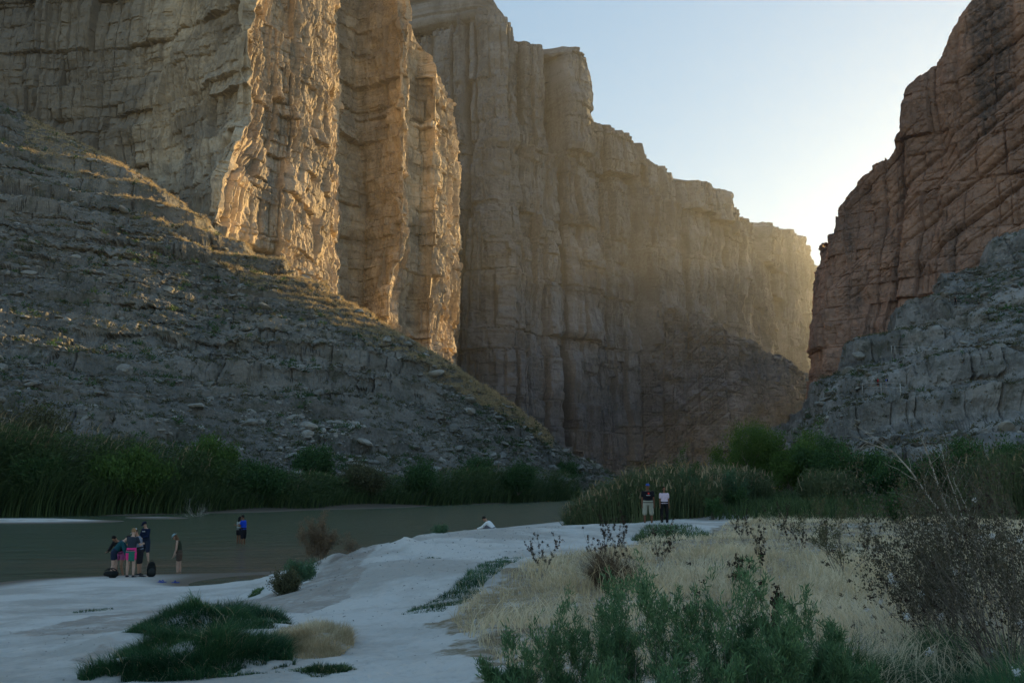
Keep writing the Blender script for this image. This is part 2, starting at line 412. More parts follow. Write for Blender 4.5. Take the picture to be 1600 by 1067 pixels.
TAL = slope('scree_slope', [(-420, 95, 1, 150, 250), (-150, 105, 1, 155, 270), (0, 113, 1.5, 172, 288), (60, 117, 1.5, 205, 284), (130, 122, 1.5, 238, 280), (180, 126, 1.5, 262, 276), (230, 130, 1.5, 292, 272), (300, 135, 1.5, 345, 268), (345, 142, 1.5, 383, 262), (440, 150, 1.5, 425, 257),
      (540, 164, 1.5, 478, 252), (620, 177, 1.5, 524, 250), (700, 194, 1.5, 572, 250), (780, 214, 1.5, 622, 256), (840, 232, 1.5, 668, 266), (870, 244, 1.5, 700, 274), (915, 258, 1.5, 722, 285), (960, 276, .5, 742, 298)],
      M['talus'], 620, 1000, 51, prof=1.0, back=270, back_dz=-.12, terr=(6.5, .75), dipx=.04, lump=1.0, ledge=.75, pts=([0, .1, .25, .45, .78, .88, .95, 1], [0, .055, .165, .36, .80, .93, .985, 1]),
      label='grey scree and ledge slope falling to the river with a sunlit grassy crest')
SLO = slope('ledge_slope', [(1225, 215, 1, 700, 250), (1250, 190, 1.5, 668, 225), (1285, 172, 2, 598, 212), (1340, 160, 2.5, 545, 210), (1400, 152, 3, 508, 212), (1460, 146, 3, 462, 216), (1500, 142, 3, 432, 220), (1560, 137, 3, 392, 224), (1600, 134, 3, 366, 226), (1750, 120, 3, 300, 220), (2000, 100, 3, 220, 200), (2300, 80, 3, 160, 180)],
      M['slope'], 560, 760, 71, prof=.9, back=120, back_dz=-.14, terr=(7.5, .9), dipx=-.05, lump=1.0, bulge=.03, ledge=1.5,
      label='pale grey ledges and scree below the red cliff on the right')

# ------------------------------------------------------------------ ground (one sheet with the river bed)
G = [on(*p) for p in [(0, 912, 0), (160, 903, 0), (300, 895, 0), (430, 885, 0), (485, 878, 0), (0, 935, .35), (200, 925, .38), (400, 912, .42), (0, 965, .7), (200, 955, .75), (400, 942, .85),
     (0, 998, .95), (150, 990, 1.0), (260, 1010, 1.2), (350, 960, .95), (0, 1067, 1.3), (200, 1067, 1.35), (400, 1067, 1.42), (600, 1067, 1.5), (800, 1067, 1.6), (1200, 1067, 1.68), (1600, 1067, 1.75),
     (470, 930, .85), (500, 960, 1.0), (600, 1000, 1.28), (550, 935, 1.05), (500, 905, .9), (548, 852, 1.45), (560, 880, 1.38), (610, 838, 1.5), (700, 829, 1.58), (700, 900, 1.45), (650, 950, 1.35),
     (860, 822, 1.62), (770, 829, 1.55), (905, 822, 1.66), (1080, 818, 1.7), (850, 880, 1.6), (1000, 860, 1.7), (1200, 840, 1.75), (1400, 820, 1.8), (1600, 800, 1.9), (1000, 950, 1.66), (1400, 950, 1.72), (1600, 950, 1.8)]]
G += [(-7.2, 34, .05), (-6.0, 36.5, .0), (-4.2, 43, -.1), (-1.5, 47, .2), (1.5, 50, .2), (3.2, 56, 0), (-8.6, 30.5, .55), (-3, 60, -.5), (-16, 45, -.12), (-15, 56, -.12), (-12, 41, -.2), (-10, 50, -.3), (-35, 28, 0), (-60, 20, 0), (-30, 20, 1), (-100, 60, -1), (-60, 60, -1),
      (-30, 60, -.8), (-40, 82, -.9), (-15, 80, -.8), (-10, 110, -1), (0, 150, -1), (18, 210, -1), (50, 270, -1), (-100, 100, 0), (-62, 107, -.05), (-40, 122, 0), (-28, 143, 0), (-10, 182, 0), (14, 238, 0), (50, 310, 0), (-100, 112, 1.5),
      (-64, 117, 1.6), (-42, 134, 1.6), (-30, 148, 1.6), (-12, 188, 1.6), (8, 246, 1.6), (-25, 42, -.3), (-30, 45, -.5), (-20, 50, -.3), (-28, 35, -.1), (6, 66, .9), (8, 90, .5), (16, 130, .6), (34, 200, .6), (70, 280, .6), (9, 58, 1.7), (14, 75, 1.8), (40, 100, 2), (80, 150, 3), (100, 200, 4), (30, 60, 1.9), (60, 60, 2.2), (50, 30, 2), (20, 90, 1.8), (30, 140, 1.8),
      (10, 0, 1.7), (-10, 0, 1.6), (-25, 0, 1.5), (0, -15, 1.8), (30, 0, 1.9), (-40, -10, 1.6), (0, 400, 2), (-150, 200, 2), (200, 200, 5), (200, 50, 4), (-200, 20, -.8), (-200, -20, 1.5), (-200, 110, 0), (-200, 130, 2)]
G += [on(*p) for p in [(80, 903, .12), (200, 900, .16), (300, 899, .1), (430, 893, .12), (0, 921, .14), (-200, 940, .2), (-100, 809, .12), (0, 809, .19), (100, 809, .2), (190, 807, .15), (350, 806, -.3), (0, 818, -.4), (150, 817, -.4), (60, 899, -.1), (200, 893, -.1), (300, 888, -.1), (400, 879, -.1)]]
G += [(-2.2, 42.3, .8), (0, 43.6, .8), (1.8, 45.2, .8), (2.9, 47, .9), (2.4, 48.5, .3), (3.6, 50, .9), (4.4, 54, .9), (-3.6, 40.3, .7), (-4.6, 37.5, .8), (-5.4, 35, .8), (6, 50, 1.55), (10, 50, 1.6), (6, 45, 1.66), (10, 45, 1.7), (16, 50, 1.65), (24, 48, 1.75)]
G += [(-27, 136, -.35), (-20, 149, -.35), (-12, 166, -.35), (-4, 188, -.35), (6, 214, -.35), (-34, 124, -.3), (-50, 112, -.2)]
G += [(x, y, z) for y, z in ((22, 1.42), (26, 1.44), (30, 1.47), (34, 1.52), (38, 1.57)) for x in (-2.2, 1, 4.5, 8, 13)] + [(19, 34, 1.65), (19, 26, 1.65), (-3.6, 30, 1.46), (-3.2, 34, 1.5)]
G = np.array(G)
def tps_fit(P):
    n = len(P); sc = 30.0
    xy = P[:, :2].copy(); xy = np.stack([xy[:, 0] / (xy[:, 1].clip(0) * .35 + 12), np.log(xy[:, 1].clip(-20) + 28) * 3], 1)
    d = np.hypot(xy[:, None, 0] - xy[None, :, 0], xy[:, None, 1] - xy[None, :, 1])
    K = np.sqrt(d * d + .04) - np.eye(n) * 4e-3
    A = np.zeros((n + 3, n + 3)); A[:n, :n] = K; A[:n, n] = 1; A[:n, n + 1:] = xy; A[n, :n] = 1; A[n + 1:, :n] = xy.T
    return xy, np.linalg.solve(A, np.concatenate([P[:, 2], [0, 0, 0]]))
TXY, TW = tps_fit(G)
def ground_base(X, Y):
    X = np.asarray(X, float); Y = np.asarray(Y, float); sh = X.shape
    x = X.ravel(); y = Y.ravel()
    u = x / (y.clip(0) * .35 + 12); v = np.log(y.clip(-20) + 28) * 3
    o = TW[-3] + TW[-2] * u + TW[-1] * v
    for k in range(len(TXY)):
        d = np.hypot(u - TXY[k, 0], v - TXY[k, 1])
        o = o + TW[k] * np.sqrt(d * d + .04)
    return o.reshape(sh)
MOUNDS = [(*on(300, 1034, 1.35)[:2], .80, .62, .36), (*on(335, 980, 1.2)[:2], 1.15, 1.0, .30), (*on(487, 1006, 1.3)[:2], .50, .75, .17), (*on(178, 1006, 1.2)[:2], .55, .6, .12)]
def ground_z(X, Y):
    X = np.asarray(X, float); Y = np.asarray(Y, float)
    z = ground_base(X, Y)
    z = np.where(Y > 320, np.minimum(z, 2), z)
    land = sstep(.05, .5, z)
    z = z + land * (fbm(X / 2.2, Y / 2.2, octv=3, seed=200) * .035 + fbm(X / .5, Y / .5, octv=4, seed=201) * .026 - np.maximum(fbm(X / .22, Y / .3, octv=2, seed=203) - .1, 0) * .07 * (1 - sstep(30, 60, Y)))
    for mx, my, sx_, sy_, mh in MOUNDS:
        z = z + mh * np.exp(-((X - mx) / sx_) ** 2 - ((Y - my) / sy_) ** 2) * (1 + .5 * fbm(X / .6, Y / .6, octv=2, seed=205))
    # eroded bank face
    bank = sstep(-9, -6, X) * (1 - sstep(-3.5, -1, X)) * sstep(22, 26, Y) * (1 - sstep(40, 44, Y))
    z = z + bank * (np.abs(fbm(X / 1.1, Y / 2.0, octv=4, seed=202)) - .25) * .28
    return z
ys = np.concatenate([np.linspace(-15, 6, 40)[:-1], np.exp(np.linspace(math.log(6), math.log(420), 760)), [600, 1000, 1700, 2500]])
us = np.linspace(-1.15, 1.15, 820)
GX = us[None, :] * (np.maximum(ys, 0)[:, None] * .85 + 9); GY = np.broadcast_to(ys[:, None], GX.shape)
GZ = ground_z(GX, GY)
t = NT('pale_sand')
c = t.mix(t.ramp(t.noise(.28, 7, .65), .42, .62), (.60, .575, .535), (.42, .39, .35))
c = t.mix(t.math('MULTIPLY', t.ramp(t.noise(9, 6, .7), .5, .75), .35), c, (.24, .23, .21))
sep = t.n.new('ShaderNodeSeparateXYZ'); t.l.new(t.co, sep.inputs[0])
soil = t.math('MAXIMUM', t.ramp(sep.outputs[1], 113, 119), t.math('MULTIPLY', t.ramp(sep.outputs[0], 4, 8), t.ramp(sep.outputs[1], 50, 56)))
c = t.mix(soil, c, (.10, .085, .065))
c = t.mix(t.math('MULTIPLY', t.attr(), t.ramp(t.noise(3, 5, .7), .3, .6)), c, (.24, .19, .12))
c = t.mix(t.math('MULTIPLY', t.attr('worn'), t.ramp(t.noise(1.5, 6, .7), .25, .6)), c, (.33, .29, .25))
wet = t.ramp(sep.outputs[2], .16, .03)
c = t.mix(wet, c, (.16, .13, .10))
n = t.bump(t.noise(14, 7, .7), .7, .03)
n = t.bump(t.noise(2.5, 5, .6), .6, .12, n)
M['sand'] = t.done(c, .95, n)
def in_poly(px, py, poly):
    p = np.array(poly, float); c = np.zeros(px.shape, bool); j = len(p) - 1
    for i in range(len(p)):
        cond = ((p[i, 1] > py) != (p[j, 1] > py)) & (px < (p[j, 0] - p[i, 0]) * (py - p[i, 1]) / (p[j, 1] - p[i, 1] + 1e-9) + p[i, 0])
        c ^= cond; j = i
    return c
FIELD = [on(a, b, 1.65)[:2] for a, b in [(705, 940), (745, 905), (820, 880), (880, 862), (985, 850), (1000, 842), (1110, 834), (1150, 815), (1250, 800), (1420, 806), (1640, 803), (2050, 803), (2050, 1067), (1640, 1180), (800, 1180), (790, 1040), (770, 1000), (725, 965)]]
nx_, ny_ = fbm(GX / 1.2, GY / 1.2, octv=4, seed=210) * .9, fbm(GX / 1.2 + 50, GY / 1.2, octv=4, seed=211) * 1.4
worn = np.zeros_like(GX)
for z_, pl_ in ((.95, [(20, 990), (120, 958), (280, 932), (430, 914), (500, 905), (490, 925), (420, 950), (330, 945), (240, 960), (180, 990), (90, 1000)]), (1.3, [(120, 1012), (150, 998), (210, 1000), (235, 1012), (180, 1020)]), (1.2, [(440, 935), (500, 880), (545, 848), (610, 838), (600, 855), (560, 880), (560, 910), (500, 940)])):
    worn = np.maximum(worn, in_poly(GX + nx_ * .35, GY + ny_ * .5, [on(a, b, z_)[:2] for a, b in pl_]))
mask = in_poly(GX + nx_ + .15, GY + ny_, FIELD).astype(np.float32)
go = mesh_np('ground', np.stack([GX, GY, GZ], -1).reshape(-1, 3), grid_faces(*GX.shape), M['sand'], smooth=True, attr=mask.ravel())
at_ = go.data.attributes.new('worn', 'FLOAT', 'POINT'); at_.data.foreach_set('value', worn.astype(np.float32).ravel())
tag(go, 'pale sandy river bank with a worn path and the river bed', kind='structure')

# ------------------------------------------------------------------ river
t = NT('muddy_river_water')
brown = t.ramp(t.noise(1, 4, .55, t.mapping((.035, .09, 1))), .42, .6)
sep = t.n.new('ShaderNodeSeparateXYZ'); t.l.new(t.co, sep.inputs[0])
nearb = t.math('MULTIPLY', t.ramp(sep.outputs[1], 75, 42), t.ramp(sep.outputs[0], -26, -14))
c = t.mix(t.math('MULTIPLY', nearb, t.math('ADD', t.math('MULTIPLY', brown, .6), .4)), (.062, .088, .046), (.15, .105, .062))
c = t.mix(t.math('MULTIPLY', t.ramp(t.noise(1, 5, .7, t.mapping((.10, .9, 1))), .45, .7), .5), c, (.10, .12, .095))
n = t.bump(t.noise(1, 5, .65, t.mapping((1.3, 2.6, 1))), 1.0, .35)
n = t.bump(t.noise(1, 3, .5, t.mapping((.3, .55, 1))), 1.0, 1.1, n)
M['water'] = t.done(c, .2, n)
t.b.inputs['Specular IOR Level'].default_value = .5
t.b.inputs['IOR'].default_value = 1.33
wx = np.linspace(-260, 130, 60); wy = np.linspace(12, 420, 60)
WX, WY = np.meshgrid(wx, wy)
wo = mesh_np('river_water', np.stack([WX, WY, WX * 0], -1).reshape(-1, 3), grid_faces(*WX.shape), M['water'], smooth=True)
tag(wo, 'dull green shallow river with fine ripples', kind='structure')
# ------------------------------------------------------------------ vegetation tools
rng = np.random.default_rng(5)
def leaf_mat(name, a, b, rough=.65, trans=.25):
    t = NT(name)
    c = t.mix(t.attr(), a, b)
    t.done(c, rough)
    tr = t.n.new('ShaderNodeBsdfTranslucent'); t.l.new(c, tr.inputs['Color'])
    mx = t.n.new('ShaderNodeMixShader'); mx.inputs[0].default_value = trans
    t.l.new(t.b.outputs[0], mx.inputs[1]); t.l.new(tr.outputs[0], mx.inputs[2])
    t.l.new(mx.outputs[0], t.n['Material Output'].inputs['Surface'])
    return t.m
M['straw'] = leaf_mat('dry_straw', (.32, .23, .12), (.64, .52, .32))
M['strawpale'] = leaf_mat('pale_straw', (.40, .31, .18), (.78, .66, .45))
M['grass'] = leaf_mat('green_grass', (.02, .055, .02), (.11, .19, .06))
M['lawn'] = leaf_mat('dark_lawn_grass', (.018, .065, .03), (.09, .20, .08))
M['reed'] = leaf_mat('dark_reed', (.022, .055, .022), (.12, .17, .06))
M['reedmid'] = leaf_mat('grey_green_reed', (.035, .065, .03), (.15, .18, .085))
M['plume'] = leaf_mat('tan_plume', (.20, .14, .08), (.42, .33, .20))
M['leaf'] = leaf_mat('fresh_leaf', (.035, .08, .018), (.13, .22, .05))
M['leafdark'] = leaf_mat('dark_leaf', (.024, .062, .024), (.08, .16, .05))
M['leafblue'] = leaf_mat('feathery_leaf', (.035, .085, .05), (.12, .22, .11))
M['feather'] = leaf_mat('feathery_foreground_leaf', (.04, .10, .048), (.18, .31, .14))
M['leafolive'] = leaf_mat('olive_scrub', (.05, .055, .03), (.15, .15, .075))
M['seed'] = leaf_mat('dark_seed_head', (.025, .018, .014), (.075, .05, .035))
M['deadleaf'] = leaf_mat('withered_leaf', (.035, .035, .022), (.15, .135, .09))
M['brown'] = leaf_mat('brown_weed', (.10, .07, .045), (.26, .19, .12))
M['bark'] = leaf_mat('grey_bark', (.10, .085, .07), (.24, .21, .18), .9, 0)
M['bleached'] = leaf_mat('bleached_twig', (.22, .20, .17), (.42, .39, .34), .9, 0)
M['cotton'] = leaf_mat('white_fluff', (.6, .6, .6), (.8, .8, .8), .9, .1)
EMPTY_ICON = .3
def thing(name, label, cat, loc=(0, 0, 0), group=None):
    o = bpy.data.objects.new(name, None); o.location = loc; o.empty_display_size = EMPTY_ICON
    col.objects.link(o); return tag(o, label, cat, group)
def unit(v): return v / (np.linalg.norm(v, axis=-1, keepdims=True) + 1e-9)
def blades(P, H, W, az, lean, segs=4, droop=.6, rnd=rng):
    """curved tapering ribbons; P (n,3), H heights, W widths, az lean azimuth, lean horizontal reach as a share of the height"""
    n = len(P)
    side_az = az + math.pi / 2 + rnd.uniform(-.9, .9, n)
    sx, sy = np.cos(side_az), np.sin(side_az)
    V = np.empty((n, segs * 2 + 1, 3), np.float32)
    for k in range(segs):
        u = k / segs
        h = H * (u - droop * lean * u * u * .6); o = H * lean * u ** 2 * (1 + .25 * u)
        w = W * (1 - .75 * u) * .5
        cx = P[:, 0] + np.cos(az) * o; cy = P[:, 1] + np.sin(az) * o; cz = P[:, 2] + h
        V[:, 2 * k] = np.stack([cx - sx * w, cy - sy * w, cz], 1); V[:, 2 * k + 1] = np.stack([cx + sx * w, cy + sy * w, cz], 1)
    V[:, -1] = np.stack([P[:, 0] + np.cos(az) * H * lean * 1.25, P[:, 1] + np.sin(az) * H * lean * 1.25, P[:, 2] + H * (1 - droop * lean * .6)], 1)
    b = (np.arange(n) * (segs * 2 + 1))[:, None]
    Fq = np.concatenate([b + np.array([2 * k, 2 * k + 1, 2 * k + 3, 2 * k + 2]) for k in range(segs - 1)], 0)
    Ft = b + np.array([segs * 2 - 2, segs * 2 - 1, segs * 2])
    return V.reshape(-1, 3), Fq, Ft, segs * 2 + 1
def blade_obj(name, P, H, W, az, lean, mat, tone=None, parent=None, **kw):
    V, q, t3, m = blades(P, H, W, az, lean, **kw)
    if tone is None: tone = rng.random(len(P))
    if parent is not None: V = V - np.array(parent.location, np.float32)
    return mesh_np(name, V, [q, t3], mat, parent, attr=np.repeat(tone, m))
def tubes(P0, P1, R0, R1, k=3):
    d = unit(P1 - P0); ref = np.where(np.abs(d[:, 2:3]) > .9, [[1, 0, 0]], [[0, 0, 1]])
    u = unit(np.cross(d, ref)); v = np.cross(d, u)
    n = len(P0); V = np.empty((n, 2 * k, 3), np.float32)
    for j in range(k):
        a = 2 * math.pi * j / k
        o = u * math.cos(a) + v * math.sin(a)
        V[:, j] = P0 + o * R0[:, None]; V[:, k + j] = P1 + o * R1[:, None]
    b = (np.arange(n) * 2 * k)[:, None]
    Fq = np.concatenate([b + np.array([j, (j + 1) % k, k + (j + 1) % k, k + j]) for j in range(k)], 0)
    return V.reshape(-1, 3), Fq, 2 * k
def leaves(P, D, L, W, tone):
    """rhombic leaves at P pointing along D"""
    n = len(P); D = unit(D); s = unit(np.cross(D, unit(rng.normal(size=(n, 3)))))
    V = np.stack([P, P + D * (L * .5)[:, None] + s * (W * .5)[:, None], P + D * L[:, None], P + D * (L * .5)[:, None] - s * (W * .5)[:, None]], 1)
    return V.reshape(-1, 3), np.arange(4 * n).reshape(n, 4), np.repeat(tone, 4)
def grow(seed, h, n_stems, spread, depth=3, seg=7, wob=.22, up=.25, r0=.012, kids=(2, 4), ratio=.55, kink=.35):
    """branching skeleton: arrays of segments and the twigs (end segments)"""
    r = np.random.default_rng(seed); S = []; Tw = []
    def branch(p, d, L, rad, lvl):
        step = L / seg; kidpos = set(r.choice(np.arange(1, seg), size=min(seg - 1, int(r.integers(kids[0], kids[1] + 1))), replace=False)) if lvl < depth else ()
        for i in range(seg):
            d = d + r.normal(size=3) * wob; d[2] += up * .3; d = d / np.linalg.norm(d)
            q = p + d * step
            ra, rb = rad * (1 - .8 * i / seg), rad * (1 - .8 * (i + 1) / seg)
            S.append((*p, *q, ra, rb))
            if lvl >= depth - 1: Tw.append((*p, *q, lvl))
            p = q
            if i in kidpos:
                k = r.normal(size=3); k[2] = abs(k[2]) * .5; k /= np.linalg.norm(k)
                branch(p, (d * (1 - kink) + k * kink * 1.4), L * ratio * r.uniform(.6, 1.1), rb * .7, lvl + 1)
    for s in range(n_stems):
        a = r.uniform(0, 2 * math.pi); t = spread * math.sqrt(r.random())
        d = np.array([math.cos(a) * t, math.sin(a) * t, 1.0]); d /= np.linalg.norm(d)
        branch(np.array([math.cos(a), math.sin(a), 0]) * .04 * h * r.random(), d, h * r.uniform(.7, 1.05), r0 * r.uniform(.7, 1.1), 0)
    return np.array(S), np.array(Tw)
def shrub(name, label, cat, loc, seed, h, n_stems=8, spread=.5, mat='leaf', bark='bark', n_leaf=6000, leaf=(.05, .015), group=None, squash=1.0, jitter=.04, upl=.4, stemname='stem', folname='foliage', **kw):
    S, Tw = grow(seed, h, n_stems, spread, **kw)
    top = max(S[:, 5].max(), .01)
    root = thing(name, label, cat, loc, group)
    V, q, m = tubes(S[:, :3], S[:, 3:6], S[:, 6], S[:, 7])
    mesh_np(stemname, V, q, M[bark], root, attr=np.repeat(rng.random(len(S)), m))
    if n_leaf:
        i = rng.integers(0, len(Tw), n_leaf); u = rng.random(n_leaf)[:, None]
        P = Tw[i, :3] * (1 - u) + Tw[i, 3:6] * u + rng.normal(size=(n_leaf, 3)) * jitter
        D = unit(Tw[i, 3:6] - Tw[i, :3]) * .7 + rng.normal(size=(n_leaf, 3)) * .6; D[:, 2] += upl
        s = rng.uniform(.6, 1.3, n_leaf)
        V, q, t = leaves(P, D, leaf[0] * s, leaf[1] * s, np.clip(rng.random(n_leaf) * .7 + .3 * P[:, 2] / top * rng.random(n_leaf), 0, 1))
        mesh_np(folname, V, q, M[mat], root, attr=t)
    return root

# ---- rubble and scrub on the slopes (uncountable)
import bmesh
def ico(sub=1):
    bm = bmesh.new(); bmesh.ops.create_icosphere(bm, subdivisions=sub, radius=1.0)
    v = np.array([x.co[:] for x in bm.verts]); f = np.array([[q.index for q in p.verts] for p in bm.faces]); bm.free(); return v, f
IV, IF = ico(2)
def rocks(name, P, size, mat, label=None, flat=.6, seed=0):
    n = len(P); r = np.random.default_rng(seed)
    kinds = []
    for k in range(14):
        v = IV.copy()
        for _ in range(9):                                   # cut facets
            nn = unit(r.normal(size=3)); c = r.uniform(.45, .8); d = v @ nn
            v = v - np.outer(np.maximum(d - c, 0), nn)
        kinds.append(v * r.uniform(.75, 1.2, 3))
    K = np.array(kinds)[r.integers(0, 14, n)]
    a = r.uniform(0, 6.28, n); ca, sa = np.cos(a)[:, None], np.sin(a)[:, None]
    sx = size[:, None] * r.uniform(.8, 1.6, (n, 1)); sz = size[:, None] * flat * r.uniform(.6, 1.2, (n, 1))
    x, y, z = K[:, :, 0] * sx, K[:, :, 1] * size[:, None], K[:, :, 2] * sz
    tilt = r.normal(size=(n, 1)) * .2
    z = z + x * tilt
    V = np.stack([x * ca - y * sa + P[:, :1], x * sa + y * ca + P[:, 1:2], z + P[:, 2:3]], -1).reshape(-1, 3)
    F_ = (IF[None] + (np.arange(n) * len(IV))[:, None, None]).reshape(-1, 3)
    o = mesh_np(name, V, F_, mat)
    return tag(o, label, kind='stuff')
def on_grid(V, n, r0, r1, rnd, c0=0, c1=1, keep=None):
    nr, nc = V.shape[:2]
    i = (rnd.uniform(r0, r1, n) * (nr - 2)).astype(int); j = (rnd.uniform(c0, c1, n) * (nc - 2)).astype(int)
    P = V[i, j] * .5 + V[i + 1, j + 1] * .5
    if keep is not None: P = P[keep(P)]
    return P
def clump_mask(th): return lambda P: fbm(P[:, 0] / 9, P[:, 1] / 9, P[:, 2] / 9, octv=3, seed=300) > th
def scrub(name, P, size, mat, label, nl=26, seed=1, lw=.16, ll=.42):
    r = np.random.default_rng(seed); n = len(P)
    s = np.repeat(size, nl); B = np.repeat(P, nl, 0)
    d = r.normal(size=(n * nl, 3)); d[:, 2] = np.abs(d[:, 2]) * .9 + .1; d = unit(d)
    Q_ = B + d * (s * r.uniform(.1, .8, n * nl))[:, None]
    V, q, t = leaves(Q_, d + r.normal(size=d.shape) * .5, s * ll * r.uniform(.6, 1.3, n * nl), s * lw * r.uniform(.7, 1.4, n * nl), np.clip(np.repeat(r.random(n), nl) * .6 + r.random(n * nl) * .4, 0, 1))
    return tag(mesh_np(name, V, q, mat, attr=t), label, kind='stuff')
r1 = np.random.default_rng(21)
FR = 1 / 1.2
P = on_grid(TAL, 26000, .02, FR, r1, keep=clump_mask(-.25))
rocks('scree_rubble', P, np.clip(.22 + r1.pareto(2.6, len(P)) * .28, 0, 2.2) * .8, M['rubble'], 'loose grey rubble and boulders strewn over the left scree slope', seed=2)
P = on_grid(SLO, 13000, .02, FR, r1, keep=clump_mask(-.2))
rocks('slope_rubble', P, np.clip(.2 + r1.pareto(2.6, len(P)) * .24, 0, 2.0) * .8, M['rubble'], 'fallen grey blocks strewn over the right ledge slope', seed=3)
P = on_grid(TAL, 10000, .04, .98 * FR, r1)
scrub('desert_scrub', P, r1.uniform(.3, 1.0, len(P)) ** 1.3, M['leafolive'], 'low grey green scrub dotted over the left scree slope', 34)
P = on_grid(TAL, 3600, .02, .9 * FR, r1, keep=clump_mask(0))
scrub('dark_scrub', P, r1.uniform(.4, 1.3, len(P)), M['leafdark'], 'dark thorny scrub dotted over the left scree slope', 40, seed=4)
P = on_grid(TAL, 13000, .78 * FR, 1.02 * FR, r1, .33, .93)
scrub('crest_dry_grass', P, r1.uniform(.3, .9, len(P)), M['straw'], 'tufts of dry yellow grass along the sunlit crest of the scree slope', 26, seed=5, lw=.09, ll=.7)
P = on_grid(SLO, 7500, .03, .99 * FR, r1)
scrub('ledge_scrub', P, r1.uniform(.25, .95, len(P)) ** 1.2, M['leafolive'], 'olive scrub growing on the right ledge slope', 34, seed=6)
P = on_grid(SLO, 1500, .03, .99 * FR, r1, keep=clump_mask(0.02))
scrub('ledge_bushes', P, r1.uniform(.4, 1.2, len(P)), M['leafdark'], 'dark low bushes in the cracks of the right ledge slope', 40, seed=7)

# ---- far bank reeds (uncountable mass)
def gz(x, y): return ground_z(np.atleast_1d(x), np.atleast_1d(y))
bankpx = np.array([(-260, 88), (-60, 104), (0, 109), (150, 113), (300, 122), (380, 130), (500, 143), (620, 160), (700, 176), (800, 198), (905, 236)], float)
topy = np.array([(-260, 640), (0, 648), (55, 662), (150, 668), (250, 688), (330, 705), (380, 724), (450, 736), (600, 740), (700, 728), (750, 724), (850, 730), (905, 738)], float)
n = 30000
px = rng.uniform(-250, 905, n)
yb = np.interp(px, bankpx[:, 0], bankpx[:, 1]) + .8 + rng.random(n) ** 1.2 * 14
X = rx(px, 760) * yb; Z = gz(X, yb) - .2
Ht = (CAM_Z + rz(np.interp(px, topy[:, 0], topy[:, 1])) * yb - Z)
Hh = Ht * rng.uniform(.45, 1.0, n) * (1 + .42 * fbm(px / 34, yb / 7, octv=3, seed=91))
front = (yb - np.interp(px, bankpx[:, 0], bankpx[:, 1]) - 3) / 13
Hh *= .55 + .45 * sstep(0, .35, front)
tag(blade_obj('far_bank_reeds', np.stack([X, yb, Z], 1), Hh, rng.uniform(.06, .16, n), rng.uniform(-.9, .9, n), rng.uniform(.08, .5, n), M['reed'], segs=4), 'dense dark green cane thicket along the far river bank', kind='stuff')
# leaf sprays inside the thicket
n = 60000
px = rng.uniform(-250, 905, n); dd = rng.random(n)
yb = np.interp(px, bankpx[:, 0], bankpx[:, 1]) + 1.2 + dd * 12
X = rx(px, 760) * yb; Z = gz(X, yb)
Ht = (CAM_Z + rz(np.interp(px, topy[:, 0], topy[:, 1])) * yb - Z) * (1 + .13 * fbm(px / 22, px * 0, octv=3, seed=91)) * (.42 + .5 * sstep(0, .3, dd))
Z = Z + Ht * rng.random(n) ** .7
dirs = rng.normal(size=(n, 3)) * [.8, .8, .4] + [0.3, -.3, .35]
V, q, t = leaves(np.stack([X, yb, Z], 1), dirs, rng.uniform(.35, .9, n), rng.uniform(.05, .14, n), rng.random(n) * .8 + .2 * (Z / 8).clip(0, 1))
tag(mesh_np('far_bank_foliage', V, q, M['reed'], attr=t), 'dark leafy undergrowth filling the far bank thicket', kind='stuff')
n = 420
px = np.concatenate([rng.uniform(-100, 330, 260), rng.uniform(400, 900, 160)]); yb = np.interp(px, bankpx[:, 0], bankpx[:, 1]) + rng.uniform(4, 10, n)
X = rx(px, 760) * yb; zt = CAM_Z + rz(np.interp(px, topy[:, 0], topy[:, 1])) * yb
tag(blade_obj('reed_plumes', np.stack([X, yb, zt - rng.uniform(.2, 2.8, n)], 1), rng.uniform(.8, 1.7, n), rng.uniform(.1, .2, n), rng.uniform(-.6, .6, n), rng.uniform(.3, .8, n), M['plume']), 'pale feathery plumes above the far bank cane', kind='stuff')

# ---- individual bushes on the far bank
shrub('bank_tree', 'brighter green rounded bush rising from the far bank cane below the scree', 'bush', (*at(326, 745, 136)[:2], 2.0), 31, 4.6, 12, .75, 'leaf', n_leaf=30000, leaf=(.42, .17), jitter=.65, r0=.08)
shrub('bank_tree', 'dark olive bush against the scree behind the middle of the far bank cane', 'bush', (*at(488, 745, 168)[:2], 3.0), 32, 3.8, 11, .8, 'leafdark', n_leaf=24000, leaf=(.42, .18), jitter=.7, r0=.08)
shrub('bank_tree', 'brownish green tree at the left edge of the photo behind the cane', 'tree', (*at(22, 745, 130)[:2], 2.5), 33, 7.8, 9, .6, 'leafolive', n_leaf=22000, leaf=(.4, .16), jitter=.8, r0=.09)
shrub('bank_tree', 'small dark bush by the water where the scree ridge ends', 'bush', (*at(735, 745, 208)[:2], 2.0), 34, 4.6, 9, .8, 'leafdark', n_leaf=18000, leaf=(.45, .2), jitter=.7, r0=.08)
shrub('bank_tree', 'dark bush at the foot of the far canyon wall', 'bush', (*at(880, 740, 262)[:2], 2.0), 35, 4.6, 9, .9, 'leafdark', n_leaf=18000, leaf=(.5, .22), jitter=.8, r0=.08)

